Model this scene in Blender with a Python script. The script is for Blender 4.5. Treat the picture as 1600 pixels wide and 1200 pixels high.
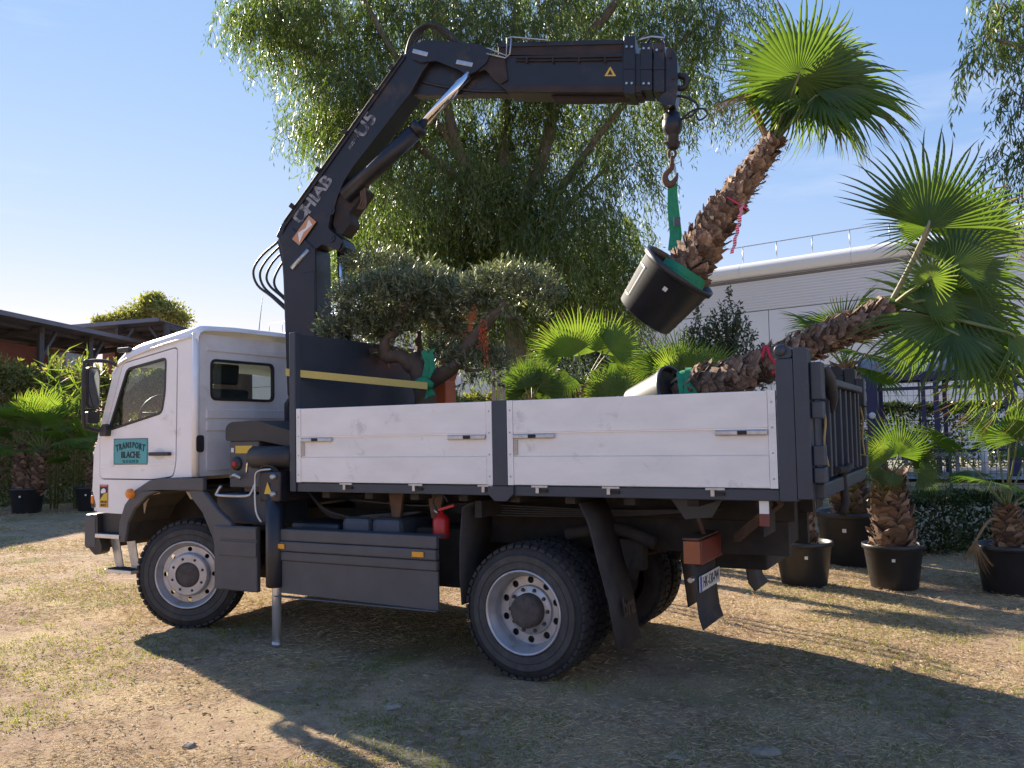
import bpy, bmesh, math, random
import numpy as np
from mathutils import Vector, Matrix
from mathutils.geometry import tessellate_polygon
for o in list(bpy.data.objects): bpy.data.objects.remove(o)
S = bpy.context.scene
COL = S.collection
random.seed(7)
PI = math.pi
# ------------------------------------------------------------------ camera
# metres; X along the truck (rear = +X), Y away from the camera, Z up
CAM = Vector((0, -5.7, 1.86))
CR = Vector((0.87986, 0.47483, -0.01928))     # camera right
CU = Vector((0.04347, -0.04001, 0.99825))     # camera up
CF = Vector((-0.47323, 0.87917, 0.05584))     # camera forward
FPX = 1350.0
cd = bpy.data.cameras.new('camera'); cam = bpy.data.objects.new('camera', cd); COL.objects.link(cam)
cd.sensor_fit = 'HORIZONTAL'; cd.sensor_width = 36.0; cd.lens = 36.0*FPX/1600.0
cd.clip_start = 0.05; cd.clip_end = 3000
cam.matrix_world = Matrix(((CR.x, CU.x, -CF.x, CAM.x), (CR.y, CU.y, -CF.y, CAM.y), (CR.z, CU.z, -CF.z, CAM.z), (0, 0, 0, 1)))
S.camera = cam
S.render.resolution_x = 1024; S.render.resolution_y = 768
# ------------------------------------------------------------------ sun and sky
SUN_EL = math.radians(26.0)
SUN_AZ = math.atan2(-0.940, 0.341)
w = bpy.data.worlds.new('World'); S.world = w; w.use_nodes = True
nt = w.node_tree; bg = nt.nodes['Background']
sky = nt.nodes.new('ShaderNodeTexSky'); sky.sky_type = 'NISHITA'; sky.sun_disc = False
sky.sun_elevation = SUN_EL; sky.sun_rotation = SUN_AZ; sky.air_density = 1.0; sky.dust_density = 0.0; sky.ozone_density = 3.0
# thin high cloud wisps
tc = nt.nodes.new('ShaderNodeTexCoord'); mp = nt.nodes.new('ShaderNodeMapping'); mp.inputs['Scale'].default_value = (1.2, 1.2, 9.0)
mp.inputs['Rotation'].default_value = (0.06, 0.03, 0.4)
nz = nt.nodes.new('ShaderNodeTexNoise'); nz.inputs['Scale'].default_value = 1.7; nz.inputs['Detail'].default_value = 7; nz.inputs['Roughness'].default_value = 0.62
cr_ = nt.nodes.new('ShaderNodeValToRGB'); cr_.color_ramp.elements[0].position = 0.56; cr_.color_ramp.elements[1].position = 0.92
cr_.color_ramp.elements[1].color = (0.55, 0.55, 0.55, 1)
addc = nt.nodes.new('ShaderNodeMixRGB'); addc.blend_type = 'MIX'; addc.inputs['Color2'].default_value = (3.6, 3.8, 4.3, 1)
L = nt.links.new
L(tc.outputs['Generated'], mp.inputs['Vector']); L(mp.outputs['Vector'], nz.inputs['Vector']); L(nz.outputs['Fac'], cr_.inputs['Fac'])
sp_ = nt.nodes.new('ShaderNodeSeparateColor'); cb_ = nt.nodes.new('ShaderNodeCombineColor'); L(sky.outputs['Color'], sp_.inputs['Color'])   # hazier clear sky: paler towards the sun
for ch_, pw_, kk_ in (('Red', 0.90, 0.885), ('Green', 0.57, 1.165), ('Blue', 0.24, 2.40)):
    m1 = nt.nodes.new('ShaderNodeMath'); m1.operation = 'POWER'; m1.inputs[1].default_value = pw_; m2 = nt.nodes.new('ShaderNodeMath'); m2.operation = 'MULTIPLY'; m2.inputs[1].default_value = kk_
    L(sp_.outputs[ch_], m1.inputs[0]); L(m1.outputs[0], m2.inputs[0]); L(m2.outputs[0], cb_.inputs[ch_])
L(cr_.outputs['Color'], addc.inputs['Fac']); L(cb_.outputs['Color'], addc.inputs['Color1']); L(addc.outputs['Color'], bg.inputs['Color'])
bg.inputs['Strength'].default_value = 0.095
sd = bpy.data.lights.new('sun', 'SUN'); sd.energy = 5.0; sd.angle = math.radians(0.55); sd.color = (1.0, 0.88, 0.72)
sun = bpy.data.objects.new('sun', sd); COL.objects.link(sun)
sdir = Vector((math.sin(SUN_AZ)*math.cos(SUN_EL), math.cos(SUN_AZ)*math.cos(SUN_EL), math.sin(SUN_EL)))
sun.rotation_euler = sdir.to_track_quat('Z', 'Y').to_euler(); sun.location = (-20, 8, 14)
S.view_settings.view_transform = 'Standard'; S.view_settings.look = 'None'; S.view_settings.gamma = 1
S.view_settings.exposure = 1.5
try: S.view_settings.use_curve_mapping = False
except Exception: pass
S.render.engine = 'CYCLES'
S.cycles.max_bounces = 8; S.cycles.transparent_max_bounces = 16

# ------------------------------------------------------------------ survey helpers
def ray(px, py): return CR*((px-800)/FPX) + CU*(-(py-600)/FPX) + CF
def at(px, py, d): return CAM + ray(px, py)*d
def atY(px, py, Y): r = ray(px, py); return CAM + r*((Y-CAM.y)/r.y)
def atX(px, py, X): r = ray(px, py); return CAM + r*((X-CAM.x)/r.x)
CA = Vector((-6.1, 1.2, 0)); CANG = math.radians(12); CUU = Vector((math.cos(CANG), math.sin(CANG), 0)); CN = Vector((-CUU.y, CUU.x, 0))
def atP(px, py):                    # (s, z) in the crane's own vertical plane
    r = ray(px, py); t = (CA-CAM).dot(CN)/r.dot(CN); p = CAM + r*t
    return ((p-CA).dot(CUU), p.z)
def atZ(px, py, z): r = ray(px, py); return CAM + r*((z-CAM.z)/r.z)
def crane(s, wd, z): p = CA + CUU*s + CN*wd; return Vector((p.x, p.y, z))
def sstep(a, b, x):
    t = min(1, max(0, (x-a)/(b-a))); return t*t*(3-2*t)
def gz(x, y):
    h = 0.085*sstep(-2.4, -8.2, x) if x > -8.2 else 0.085
    h -= 0.11*sstep(-3.2, 1.5, x)*sstep(9, 6, y)
    h += 0.80*sstep(9.6, 12.6, y)*sstep(-9, -5, x)
    return h

# ------------------------------------------------------------------ materials
MATS = {}
def mat(name, c1, c2=None, rough=0.5, metal=0.0, scale=6.0, stretch=(1, 1, 1), bump=0.0, bscale=None, island=False, transl=0.0, spec=0.5,
        ramp=(0.35, 0.7), c3=None, c3pos=0.6, c3scale=None, coat=0.0, detail=5.0, tcol=None, objrand=None):
    m = bpy.data.materials.new(name); m.use_nodes = True; n = m.node_tree; b = n.nodes['Principled BSDF']; lk = n.links.new
    b.inputs['Roughness'].default_value = rough; b.inputs['Metallic'].default_value = metal
    b.inputs['Specular IOR Level'].default_value = spec; b.inputs['Coat Weight'].default_value = coat
    col = None
    if c2 is None: c2 = tuple(v*0.86 for v in c1)
    tx = n.nodes.new('ShaderNodeTexCoord'); mpn = n.nodes.new('ShaderNodeMapping'); mpn.inputs['Scale'].default_value = stretch
    lk(tx.outputs['Object'], mpn.inputs['Vector'])
    rp = n.nodes.new('ShaderNodeValToRGB'); rp.color_ramp.elements[0].position = ramp[0]; rp.color_ramp.elements[1].position = ramp[1]
    rp.color_ramp.elements[0].color = (*c1, 1); rp.color_ramp.elements[1].color = (*c2, 1)
    if island:
        g = n.nodes.new('ShaderNodeNewGeometry'); lk(g.outputs['Random Per Island'], rp.inputs['Fac'])
        rp.color_ramp.elements[0].position = 0; rp.color_ramp.elements[1].position = 1
        if c3: e = rp.color_ramp.elements.new(c3pos); e.color = (*c3, 1)
        out = rp.outputs['Color']
    else:
        t = n.nodes.new('ShaderNodeTexNoise'); t.inputs['Scale'].default_value = scale; t.inputs['Detail'].default_value = detail; t.inputs['Roughness'].default_value = 0.6
        lk(mpn.outputs['Vector'], t.inputs['Vector']); lk(t.outputs['Fac'], rp.inputs['Fac']); out = rp.outputs['Color']
        if c3:
            t3 = n.nodes.new('ShaderNodeTexNoise'); t3.inputs['Scale'].default_value = c3scale or scale*0.35; t3.inputs['Detail'].default_value = 9; t3.inputs['Roughness'].default_value = 0.7
            lk(tx.outputs['Object'], t3.inputs['Vector'])
            r3 = n.nodes.new('ShaderNodeValToRGB'); r3.color_ramp.elements[0].position = c3pos; r3.color_ramp.elements[1].position = min(1, c3pos+0.12)
            lk(t3.outputs['Fac'], r3.inputs['Fac'])
            mx = n.nodes.new('ShaderNodeMixRGB'); mx.inputs['Color2'].default_value = (*c3, 1)
            lk(r3.outputs['Color'], mx.inputs['Fac']); lk(out, mx.inputs['Color1']); out = mx.outputs['Color']
    if objrand:
        oi = n.nodes.new('ShaderNodeObjectInfo'); ro = n.nodes.new('ShaderNodeValToRGB'); lk(oi.outputs['Random'], ro.inputs['Fac'])
        ro.color_ramp.elements[0].color = (*objrand[0], 1); ro.color_ramp.elements[1].color = (*objrand[1], 1)
        mo = n.nodes.new('ShaderNodeMixRGB'); mo.blend_type = 'MULTIPLY'; mo.inputs['Fac'].default_value = 1; lk(out, mo.inputs['Color1']); lk(ro.outputs['Color'], mo.inputs['Color2']); out = mo.outputs['Color']
    lk(out, b.inputs['Base Color'])
    if bump:
        tb = n.nodes.new('ShaderNodeTexNoise'); tb.inputs['Scale'].default_value = bscale or scale*4; tb.inputs['Detail'].default_value = 6
        lk(mpn.outputs['Vector'], tb.inputs['Vector'])
        bp = n.nodes.new('ShaderNodeBump'); bp.inputs['Strength'].default_value = bump; bp.inputs['Distance'].default_value = 0.01
        lk(tb.outputs['Fac'], bp.inputs['Height']); lk(bp.outputs['Normal'], b.inputs['Normal'])
    if transl:
        tr = n.nodes.new('ShaderNodeBsdfTranslucent'); ms = n.nodes.new('ShaderNodeMixShader'); ms.inputs['Fac'].default_value = transl
        hs = n.nodes.new('ShaderNodeMixRGB'); hs.blend_type = 'MULTIPLY'; hs.inputs['Fac'].default_value = 1.0; hs.inputs['Color2'].default_value = (*(tcol or (1.9, 1.8, 0.7)), 1)
        lk(out, hs.inputs['Color1']); lk(hs.outputs['Color'], tr.inputs['Color'])
        lk(b.outputs['BSDF'], ms.inputs[1]); lk(tr.outputs['BSDF'], ms.inputs[2]); lk(ms.outputs['Shader'], n.nodes['Material Output'].inputs['Surface'])
    MATS[name] = m; return m
def glassmat(name, tint, refl=0.04):
    m = bpy.data.materials.new(name); m.use_nodes = True; n = m.node_tree; lk = n.links.new
    n.nodes.remove(n.nodes['Principled BSDF'])
    t = n.nodes.new('ShaderNodeBsdfTransparent'); t.inputs['Color'].default_value = (*tint, 1)
    g = n.nodes.new('ShaderNodeBsdfGlossy'); g.inputs['Roughness'].default_value = 0.03
    lw = n.nodes.new('ShaderNodeLayerWeight'); lw.inputs['Blend'].default_value = 0.5
    pw = n.nodes.new('ShaderNodeMath'); pw.operation = 'POWER'; pw.inputs[1].default_value = 4.0
    fr = n.nodes.new('ShaderNodeMath'); fr.operation = 'MULTIPLY_ADD'; fr.inputs[1].default_value = 0.7; fr.inputs[2].default_value = refl
    lk(lw.outputs['Facing'], pw.inputs[0]); lk(pw.outputs[0], fr.inputs[0])
    ms = n.nodes.new('ShaderNodeMixShader'); lk(fr.outputs[0], ms.inputs['Fac']); lk(t.outputs['BSDF'], ms.inputs[1]); lk(g.outputs['BSDF'], ms.inputs[2])
    lk(ms.outputs['Shader'], n.nodes['Material Output'].inputs['Surface']); MATS[name] = m; return m
mat('white_paint', (0.85, 0.845, 0.83), (0.78, 0.765, 0.74), rough=0.32, scale=2.5, coat=0.2, c3=(0.58, 0.55, 0.50), c3pos=0.62, c3scale=3.6, bump=.015, bscale=2.0)
mat('white_dull', (0.76, 0.76, 0.77), (0.64, 0.63, 0.62), rough=0.5, scale=3.0, c3=(0.42, 0.41, 0.39), c3pos=0.62, c3scale=2.2)
mat('aluminium', (0.80, 0.80, 0.785), (0.70, 0.70, 0.685), rough=0.42, metal=0.12, scale=2.2, stretch=(0.9, 1, 2.4), bump=0.03, c3=(0.52, 0.515, 0.50), c3pos=0.575, c3scale=3.2)
mat('aluminium_clean', (0.72, 0.73, 0.75), rough=0.3, metal=0.7, scale=5)
mat('galvanised', (0.50, 0.52, 0.53), (0.36, 0.38, 0.39), rough=0.38, metal=0.8, scale=18)
mat('anthracite', (0.034, 0.048, 0.068), (0.027, 0.038, 0.055), rough=0.42, scale=5, bump=0.03, c3=(0.075, 0.082, 0.092), c3pos=0.63, c3scale=4)
mat('crane_paint', (0.010, 0.012, 0.019), (0.017, 0.018, 0.024), rough=0.40, scale=4, c3=(0.050, 0.034, 0.026), c3pos=0.56, c3scale=3.4, bump=0.04)
mat('crane_rust', (0.018, 0.015, 0.016), (0.045, 0.028, 0.021), rough=0.7, scale=7, bump=0.08)
mat('grey_plastic', (0.085, 0.085, 0.090), (0.066, 0.067, 0.072), rough=0.55, scale=5, c3=(0.13, 0.12, 0.11), c3pos=0.66, c3scale=4, bump=0.03)
mat('black_plastic', (0.022, 0.022, 0.024), (0.030, 0.029, 0.029), rough=0.5, scale=7)
mat('dark_under', (0.018, 0.017, 0.017), (0.045, 0.038, 0.031), rough=0.85, scale=5, bump=0.15)
mat('rubber', (0.020, 0.020, 0.022), (0.038, 0.036, 0.034), rough=0.8, scale=9, bump=0.05)
mat('rubber_dust', (0.050, 0.048, 0.046), (0.085, 0.080, 0.074), rough=0.9, scale=10, bump=0.05)
mat('flap_rubber', (0.030, 0.029, 0.029), (0.055, 0.050, 0.046), rough=0.8, scale=6, bump=0.05)
mat('rim_steel', (0.50, 0.50, 0.52), (0.38, 0.37, 0.37), rough=0.40, metal=0.55, scale=7, c3=(0.24, 0.20, 0.17), c3pos=0.62, c3scale=7)
mat('hub_dirt', (0.060, 0.048, 0.042), (0.10, 0.085, 0.075), rough=0.8, scale=14, bump=0.2)
mat('chrome', (0.80, 0.80, 0.80), (0.74, 0.74, 0.75), rough=0.12, metal=1.0, scale=9)
mat('rust_steel', (0.085, 0.055, 0.042), (0.14, 0.085, 0.055), rough=0.8, scale=12, bump=0.1)
mat('tank_blue', (0.050, 0.070, 0.10), (0.07, 0.085, 0.11), rough=0.5, scale=6)
mat('cream_primer', (0.40, 0.32, 0.20), (0.30, 0.22, 0.13), rough=0.8, scale=9)
mat('worn_alu', (0.50, 0.44, 0.36), (0.40, 0.36, 0.31), rough=0.6, scale=9)
mat('sign_teal', (0.055, 0.36, 0.38), (0.05, 0.32, 0.35), rough=0.35, scale=4)
mat('ink', (0.012, 0.02, 0.03), rough=0.5)
mat('ink_faint', (0.03, 0.20, 0.22), rough=0.5)
mat('letter_white', (0.30, 0.31, 0.33), (0.05, 0.05, 0.06), rough=0.6, scale=16, ramp=(.42, .62))
mat('plate_white', (0.78, 0.78, 0.76), rough=0.4)
mat('plate_blue', (0.03, 0.09, 0.42), rough=0.4)
mat('sticker_yellow', (0.70, 0.47, 0.04), (0.60, 0.40, 0.05), rough=0.5)
mat('sticker_red', (0.60, 0.05, 0.03), rough=0.5)
mat('sticker_orange', (0.55, 0.24, 0.10), (0.45, 0.30, 0.20), rough=0.6, scale=20)
mat('lens_orange', (0.85, 0.25, 0.02), rough=0.2, scale=30)
mat('lens_amber', (0.80, 0.36, 0.03), rough=0.3, scale=30)
mat('lens_red', (0.20, 0.035, 0.025), (0.14, 0.045, 0.035), rough=0.5, scale=12)
mat('lens_dusty', (0.36, 0.10, 0.03), (0.28, 0.10, 0.05), rough=0.5, scale=14)
mat('mirror_glass', (0.10, 0.11, 0.12), rough=0.06, metal=1.0)
mat('strip_tan', (0.42, 0.32, 0.14), (0.30, 0.24, 0.12), rough=0.8, scale=20)
mat('red_paint', (0.45, 0.02, 0.02), rough=0.35)
mat('strap_yellow', (0.62, 0.50, 0.14), (0.46, 0.37, 0.12), rough=0.8, scale=40, stretch=(1, 1, 12))
mat('sling_green', (0.02, 0.27, 0.13), (0.015, 0.20, 0.10), rough=0.75, scale=18, bump=0.15)
mat('tape_red', (0.62, 0.02, 0.05), rough=0.6)
mat('tape_pink', (0.78, 0.05, 0.16), rough=0.6)
mat('tape_white', (0.80, 0.74, 0.74), rough=0.6)
mat('net_orange', (0.60, 0.12, 0.03), (0.30, 0.05, 0.03), rough=0.7, island=True)
mat('machine_orange', (0.55, 0.13, 0.03), (0.42, 0.10, 0.03), rough=0.5, scale=4)
mat('pot_plastic', (0.018, 0.019, 0.023), (0.028, 0.028, 0.030), rough=0.42, scale=5, c3=(0.06, 0.055, 0.05), c3pos=0.62, c3scale=6)
mat('soil', (0.035, 0.026, 0.018), (0.07, 0.05, 0.035), rough=0.95, scale=18, bump=0.4)
mat('palm_core', (0.060, 0.036, 0.024), (0.10, 0.06, 0.04), rough=0.95, scale=18, bump=0.6)
mat('leaf_base', (0.15, 0.092, 0.062), (0.31, 0.215, 0.15), rough=0.9, scale=3, bump=0.5, bscale=22, stretch=(.5, 5, 2), c3=(0.48, 0.38, 0.285), c3pos=0.54, c3scale=1.6, objrand=((.45, .42, .40), (1.45, 1.4, 1.35)))
mat('leaf_base_joined', (0.12, 0.075, 0.050), (0.34, 0.24, 0.165), rough=0.9, island=True, c3=(0.19, 0.115, 0.075), c3pos=0.5)
mat('palm_leaf', (0.062, 0.120, 0.022), (0.105, 0.165, 0.032), rough=0.42, island=True, transl=0.50, c3=(0.078, 0.140, 0.028), c3pos=0.5, spec=0.6)
mat('palm_leaf_young', (0.11, 0.19, 0.040), (0.14, 0.20, 0.045), rough=0.45, island=True, transl=0.5, spec=0.5)
mat('palm_tip', (0.16, 0.09, 0.05), (0.12, 0.10, 0.04), rough=0.8, island=True, transl=0.3, tcol=(1.4, 1.2, 0.9))
mat('palm_dry', (0.26, 0.17, 0.09), (0.36, 0.26, 0.15), rough=0.85, island=True, transl=0.3, tcol=(1.3, 1.15, 0.9))
mat('petiole', (0.12, 0.16, 0.045), (0.17, 0.17, 0.06), rough=0.5, scale=8)
mat('petiole_pale', (0.30, 0.27, 0.16), (0.22, 0.20, 0.10), rough=0.6, scale=8)
mat('euc_leaf', (0.060, 0.096, 0.032), (0.145, 0.18, 0.068), rough=0.42, island=True, transl=0.45, c3=(0.09, 0.125, 0.036), c3pos=0.5, tcol=(1.75, 1.95, 0.65))
mat('euc_bark', (0.20, 0.17, 0.13), (0.12, 0.10, 0.075), rough=0.9, scale=3, stretch=(2, 2, 0.5), bump=0.2)
mat('olive_leaf', (0.095, 0.120, 0.060), (0.30, 0.33, 0.21), rough=0.42, island=True, transl=0.22, c3=(0.095, 0.118, 0.066), c3pos=0.55, tcol=(1.5, 1.5, 0.8))
mat('olive_bark', (0.080, 0.060, 0.047), (0.15, 0.105, 0.075), rough=0.9, scale=7, bump=0.4)
mat('hedge_leaf', (0.10, 0.13, 0.045), (0.32, 0.31, 0.14), rough=0.42, island=True, transl=0.45, c3=(0.17, 0.195, 0.075), c3pos=0.5)
mat('dark_leaf', (0.028, 0.050, 0.016), (0.055, 0.085, 0.028), rough=0.35, island=True, transl=0.2)
mat('twig', (0.07, 0.05, 0.035), (0.11, 0.08, 0.055), rough=0.9, scale=10)
mat('straw', (0.34, 0.245, 0.135), (0.62, 0.49, 0.30), rough=0.9, island=True, transl=0.15, tcol=(1.2, 1.1, 0.8))
mat('grass', (0.10, 0.135, 0.035), (0.24, 0.24, 0.08), rough=0.6, island=True, transl=0.4)
mat('fallen_leaf', (0.20, 0.125, 0.065), (0.42, 0.31, 0.17), rough=0.9, island=True)
mat('stone', (0.30, 0.25, 0.19), (0.20, 0.165, 0.125), rough=0.9, scale=12, bump=0.3)
mat('wall_white', (0.74, 0.75, 0.77), (0.70, 0.71, 0.73), rough=0.5, scale=0.3)
mat('parapet_white', (0.80, 0.79, 0.76), (0.76, 0.75, 0.72), rough=0.35, scale=0.3)
mat('joint_dark', (0.20, 0.20, 0.21), rough=0.8)
mat('roof_dark', (0.17, 0.17, 0.185), (0.12, 0.12, 0.135), rough=0.8, scale=1)
mat('roof_sheet', (0.22, 0.22, 0.24), (0.16, 0.16, 0.18), rough=0.7, scale=1)
mat('timber_dark', (0.09, 0.085, 0.09), (0.12, 0.11, 0.105), rough=0.8, scale=2)
mat('brick_red', (0.32, 0.13, 0.09), (0.25, 0.10, 0.075), rough=0.9, scale=2)
mat('panel_grey', (0.45, 0.46, 0.46), rough=0.6)
mat('shelter_blue', (0.016, 0.022, 0.085), (0.013, 0.018, 0.065), rough=0.35, scale=3)
mat('shelter_grey', (0.22, 0.22, 0.24), rough=0.4)
mat('fence_wire', (0.035, 0.06, 0.045), rough=0.5)
mat('pavement', (0.34, 0.32, 0.29), (0.28, 0.26, 0.24), rough=0.9, scale=1.5)
mat('seat_cloth', (0.035, 0.037, 0.045), rough=0.9)
mat('label_white', (0.70, 0.70, 0.68), rough=0.6)
mat('wood_post', (0.34, 0.29, 0.23), (0.24, 0.20, 0.16), rough=0.9, scale=5, stretch=(4, 4, 0.6))
glassmat('glass', (0.80, 0.86, 0.84)); glassmat('glass_smoke', (0.38, 0.38, 0.42))

# ------------------------------------------------------------------ mesh builder
def round_poly(pts, r, n=4):
    out = []; N = len(pts)
    for i in range(N):
        p0 = Vector(pts[i-1][:2]); p = Vector(pts[i][:2]); p1 = Vector(pts[(i+1) % N][:2])
        a = (p0-p); b = (p1-p); rr = min(r, a.length*0.45, b.length*0.45)
        A = p+a.normalized()*rr; B = p+b.normalized()*rr
        for k in range(n+1):
            t = k/n; out.append(tuple(A*(1-t)**2 + p*2*t*(1-t) + B*t*t))
    return out
def rect(x0, x1, z0, z1, r=0.0, n=4):
    p = [(x0, z0), (x1, z0), (x1, z1), (x0, z1)]
    return round_poly(p, r, n) if r else p
def circ(cx, cy, r, n=16, ry=None):
    ry = ry or r
    return [(cx+r*math.cos(2*PI*k/n), cy+ry*math.sin(2*PI*k/n)) for k in range(n)]
class MB:
    def __init__(s): s.v = []; s.f = []; s.sm = []
    def add(s, vs, fs, smooth=False):
        b = len(s.v); s.v += [tuple(p) for p in vs]; s.f += [tuple(i+b for i in f) for f in fs]; s.sm += [smooth]*len(fs); return s
    def box(s, x0, x1, y0, y1, z0, z1):
        return s.add([(x0, y0, z0), (x1, y0, z0), (x1, y1, z0), (x0, y1, z0), (x0, y0, z1), (x1, y0, z1), (x1, y1, z1), (x0, y1, z1)],
                     [(0, 3, 2, 1), (4, 5, 6, 7), (0, 1, 5, 4), (1, 2, 6, 5), (2, 3, 7, 6), (3, 0, 4, 7)])
    def bar(s, p, q, wd, h=None, up=(0, 0, 1)):
        p = Vector(p); q = Vector(q); h = h or wd; d = (q-p).normalized(); u = Vector(up)
        if abs(d.dot(u)) > 0.97: u = Vector((1, 0, 0))
        a = d.cross(u).normalized(); b = a.cross(d).normalized(); a *= wd/2; b *= h/2
        vs = [p-a-b, p+a-b, p+a+b, p-a+b, q-a-b, q+a-b, q+a+b, q-a+b]
        return s.add(vs, [(0, 3, 2, 1), (4, 5, 6, 7), (0, 1, 5, 4), (1, 2, 6, 5), (2, 3, 7, 6), (3, 0, 4, 7)])
    def tube(s, pts, r, n=8, caps=True, smooth=True, curve=0):
        P = [Vector(p) for p in pts]
        if curve:
            Q = []
            for i in range(len(P)-1):
                a = P[max(0, i-1)]; b = P[i]; c = P[i+1]; d = P[min(len(P)-1, i+2)]
                for k in range(curve):
                    t = k/curve
                    Q.append(0.5*((2*b)+(c-a)*t+(2*a-5*b+4*c-d)*t*t+(3*b-a-3*c+d)*t**3))
            Q.append(P[-1])
            if hasattr(r, '__len__'):
                r = [r[min(len(r)-2, int(i/curve))]*(1-(i/curve-int(i/curve))) + r[min(len(r)-1, int(i/curve)+1)]*(i/curve-int(i/curve)) for i in range(len(Q)-1)]+[r[-1]]
            P = Q
        R = r if hasattr(r, '__len__') else [r]*len(P)
        vs = []; ref = None
        for i, p in enumerate(P):
            d = (P[min(i+1, len(P)-1)]-P[max(i-1, 0)]).normalized()
            if ref is None: ref = d.orthogonal().normalized()
            a = (ref - d*ref.dot(d)).normalized(); ref = a; b = d.cross(a)
            for k in range(n):
                t = 2*PI*k/n; vs.append(p+(a*math.cos(t)+b*math.sin(t))*R[i])
        fs = [(i*n+k, i*n+(k+1) % n, (i+1)*n+(k+1) % n, (i+1)*n+k) for i in range(len(P)-1) for k in range(n)]
        s.add(vs, fs, smooth)
        if caps:
            b = len(s.v)-len(vs); s.f += [tuple(b+k for k in reversed(range(n))), tuple(b+(len(P)-1)*n+k for k in range(n))]; s.sm += [False, False]
        return s
    def lathe(s, prof, c=(0, 0, 0), axis='Y', n=32, smooth=True, loop=False):
        vs = []; c = Vector(c)
        for (r, h) in prof:
            for k in range(n):
                t = 2*PI*k/n; a, b = r*math.cos(t), r*math.sin(t)
                vs.append(c+(Vector((a, h, b)) if axis == 'Y' else Vector((a, b, h)) if axis == 'Z' else Vector((h, a, b))))
        m = len(prof); fs = []
        for i in range(m if loop else m-1):
            j = (i+1) % m
            for k in range(n): fs.append((i*n+k, i*n+(k+1) % n, j*n+(k+1) % n, j*n+k))
        return s.add(vs, fs, smooth)
    def plate(s, outer, holes=(), t=0.02, f=None):
        """outline with holes in 2D -> slab; f maps (u, v, w) to 3D, w in 0..t"""
        loops = [list(outer)]+[list(h) for h in holes]
        tri = tessellate_polygon([[Vector((p[0], p[1], 0)) for p in lp] for lp in loops])
        flat = [p for lp in loops for p in lp]; N = len(flat)
        vs = [f(p[0], p[1], 0) for p in flat]+[f(p[0], p[1], t) for p in flat]
        fs = [tuple(x) for x in tri]+[tuple(N+i for i in reversed(x)) for x in tri]; b = 0
        for lp in loops:
            m = len(lp)
            for k in range(m): fs.append((b+k, b+(k+1) % m, N+b+(k+1) % m, N+b+k))
            b += m
        return s.add(vs, fs)
    def strip(s, pts, wvec, t=0.0):
        """ribbon along pts, width vector constant"""
        wv = Vector(wvec); vs = []
        for p in pts: p = Vector(p); vs += [p-wv/2, p+wv/2]
        return s.add(vs, [(2*i, 2*i+1, 2*i+3, 2*i+2) for i in range(len(pts)-1)], True)
    def jitter(s, amp, sc, seed=0):
        from mathutils import noise as N_
        s.v = [tuple(Vector(p)+Vector((N_.noise((p[0]*sc+seed, p[1]*sc, p[2]*sc)), N_.noise((p[0]*sc, p[1]*sc+9+seed, p[2]*sc)), .3*N_.noise((p[0]*sc, p[1]*sc, p[2]*sc+5))))*amp) for p in s.v]; return s
    def mesh(s, name, m):
        me = bpy.data.meshes.new(name); me.from_pydata([tuple(v) for v in s.v], [], s.f); 
        me.polygons.foreach_set('use_smooth', s.sm)
        for mm in (m if isinstance(m, (list, tuple)) else [m]): me.materials.append(MATS[mm])
        return me
    def build(s, name, m, parent=None, bevel=0.0, recalc=True, sub=0):
        me = s.mesh(name, m)
        if recalc:
            bm = bmesh.new(); bm.from_mesh(me); bmesh.ops.recalc_face_normals(bm, faces=bm.faces); bm.to_mesh(me); bm.free()
        o = bpy.data.objects.new(name, me); link(o, parent)
        if bevel:
            md = o.modifiers.new('bevel', 'BEVEL'); md.width = bevel; md.segments = 2; md.limit_method = 'ANGLE'; md.angle_limit = math.radians(40)
        return o
def link(o, parent=None, local=False):
    COL.objects.link(o)
    if parent is not None:
        o.parent = parent
        if not local: o.matrix_parent_inverse = world_of(parent).inverted()
def world_of(o):
    m = o.matrix_basis.copy()
    if o.parent is not None: m = world_of(o.parent) @ o.matrix_parent_inverse @ m
    return m
def tag(o, label, cat, group=None, kind=None):
    o['label'] = label; o['category'] = cat
    if group: o['group'] = group
    if kind: o['kind'] = kind
    return o
def thing(name, label, cat, loc=(0, 0, 0), group=None):
    o = bpy.data.objects.new(name, None); o.location = loc; o.empty_display_size = 0.2; COL.objects.link(o); return tag(o, label, cat, group)
def text(name, body, size, m, parent, frame, thick=0.002, align='CENTER', sx=1.0, bold=0.0):
    """lettering as a mesh; frame = (origin, right, up)"""
    cu = bpy.data.curves.new('letters', 'FONT'); cu.body = body; cu.size = size; cu.align_x = align; cu.align_y = 'CENTER'; cu.extrude = thick; cu.resolution_u = 2; cu.offset = bold
    o = bpy.data.objects.new('letters_tmp', cu); COL.objects.link(o)
    dg = bpy.context.evaluated_depsgraph_get(); me = bpy.data.meshes.new_from_object(o.evaluated_get(dg)); bpy.data.objects.remove(o)
    p, r, u = (Vector(a) for a in frame); nrm = r.cross(u)
    for v in me.vertices: v.co = p + r*(v.co.x*sx) + u*v.co.y + nrm*v.co.z
    me.materials.clear(); me.materials.append(MATS[m]); ob = bpy.data.objects.new(name, me); link(ob, parent); return ob
# ================================================================== the truck
YC = 1.25
TRUCK = thing('crane_truck', 'white cab crane truck with aluminium drop sides and a raised black loading crane', 'truck', (-4.5, YC, 0))
def XZ(y, sgn=1): return lambda u, v, w_: (u, y+sgn*w_, v)
def YZ(x, sgn=1): return lambda u, v, w_: (x+sgn*w_, u, v)
def far(y): return 2*YC-y
CABN = 0.06
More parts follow.
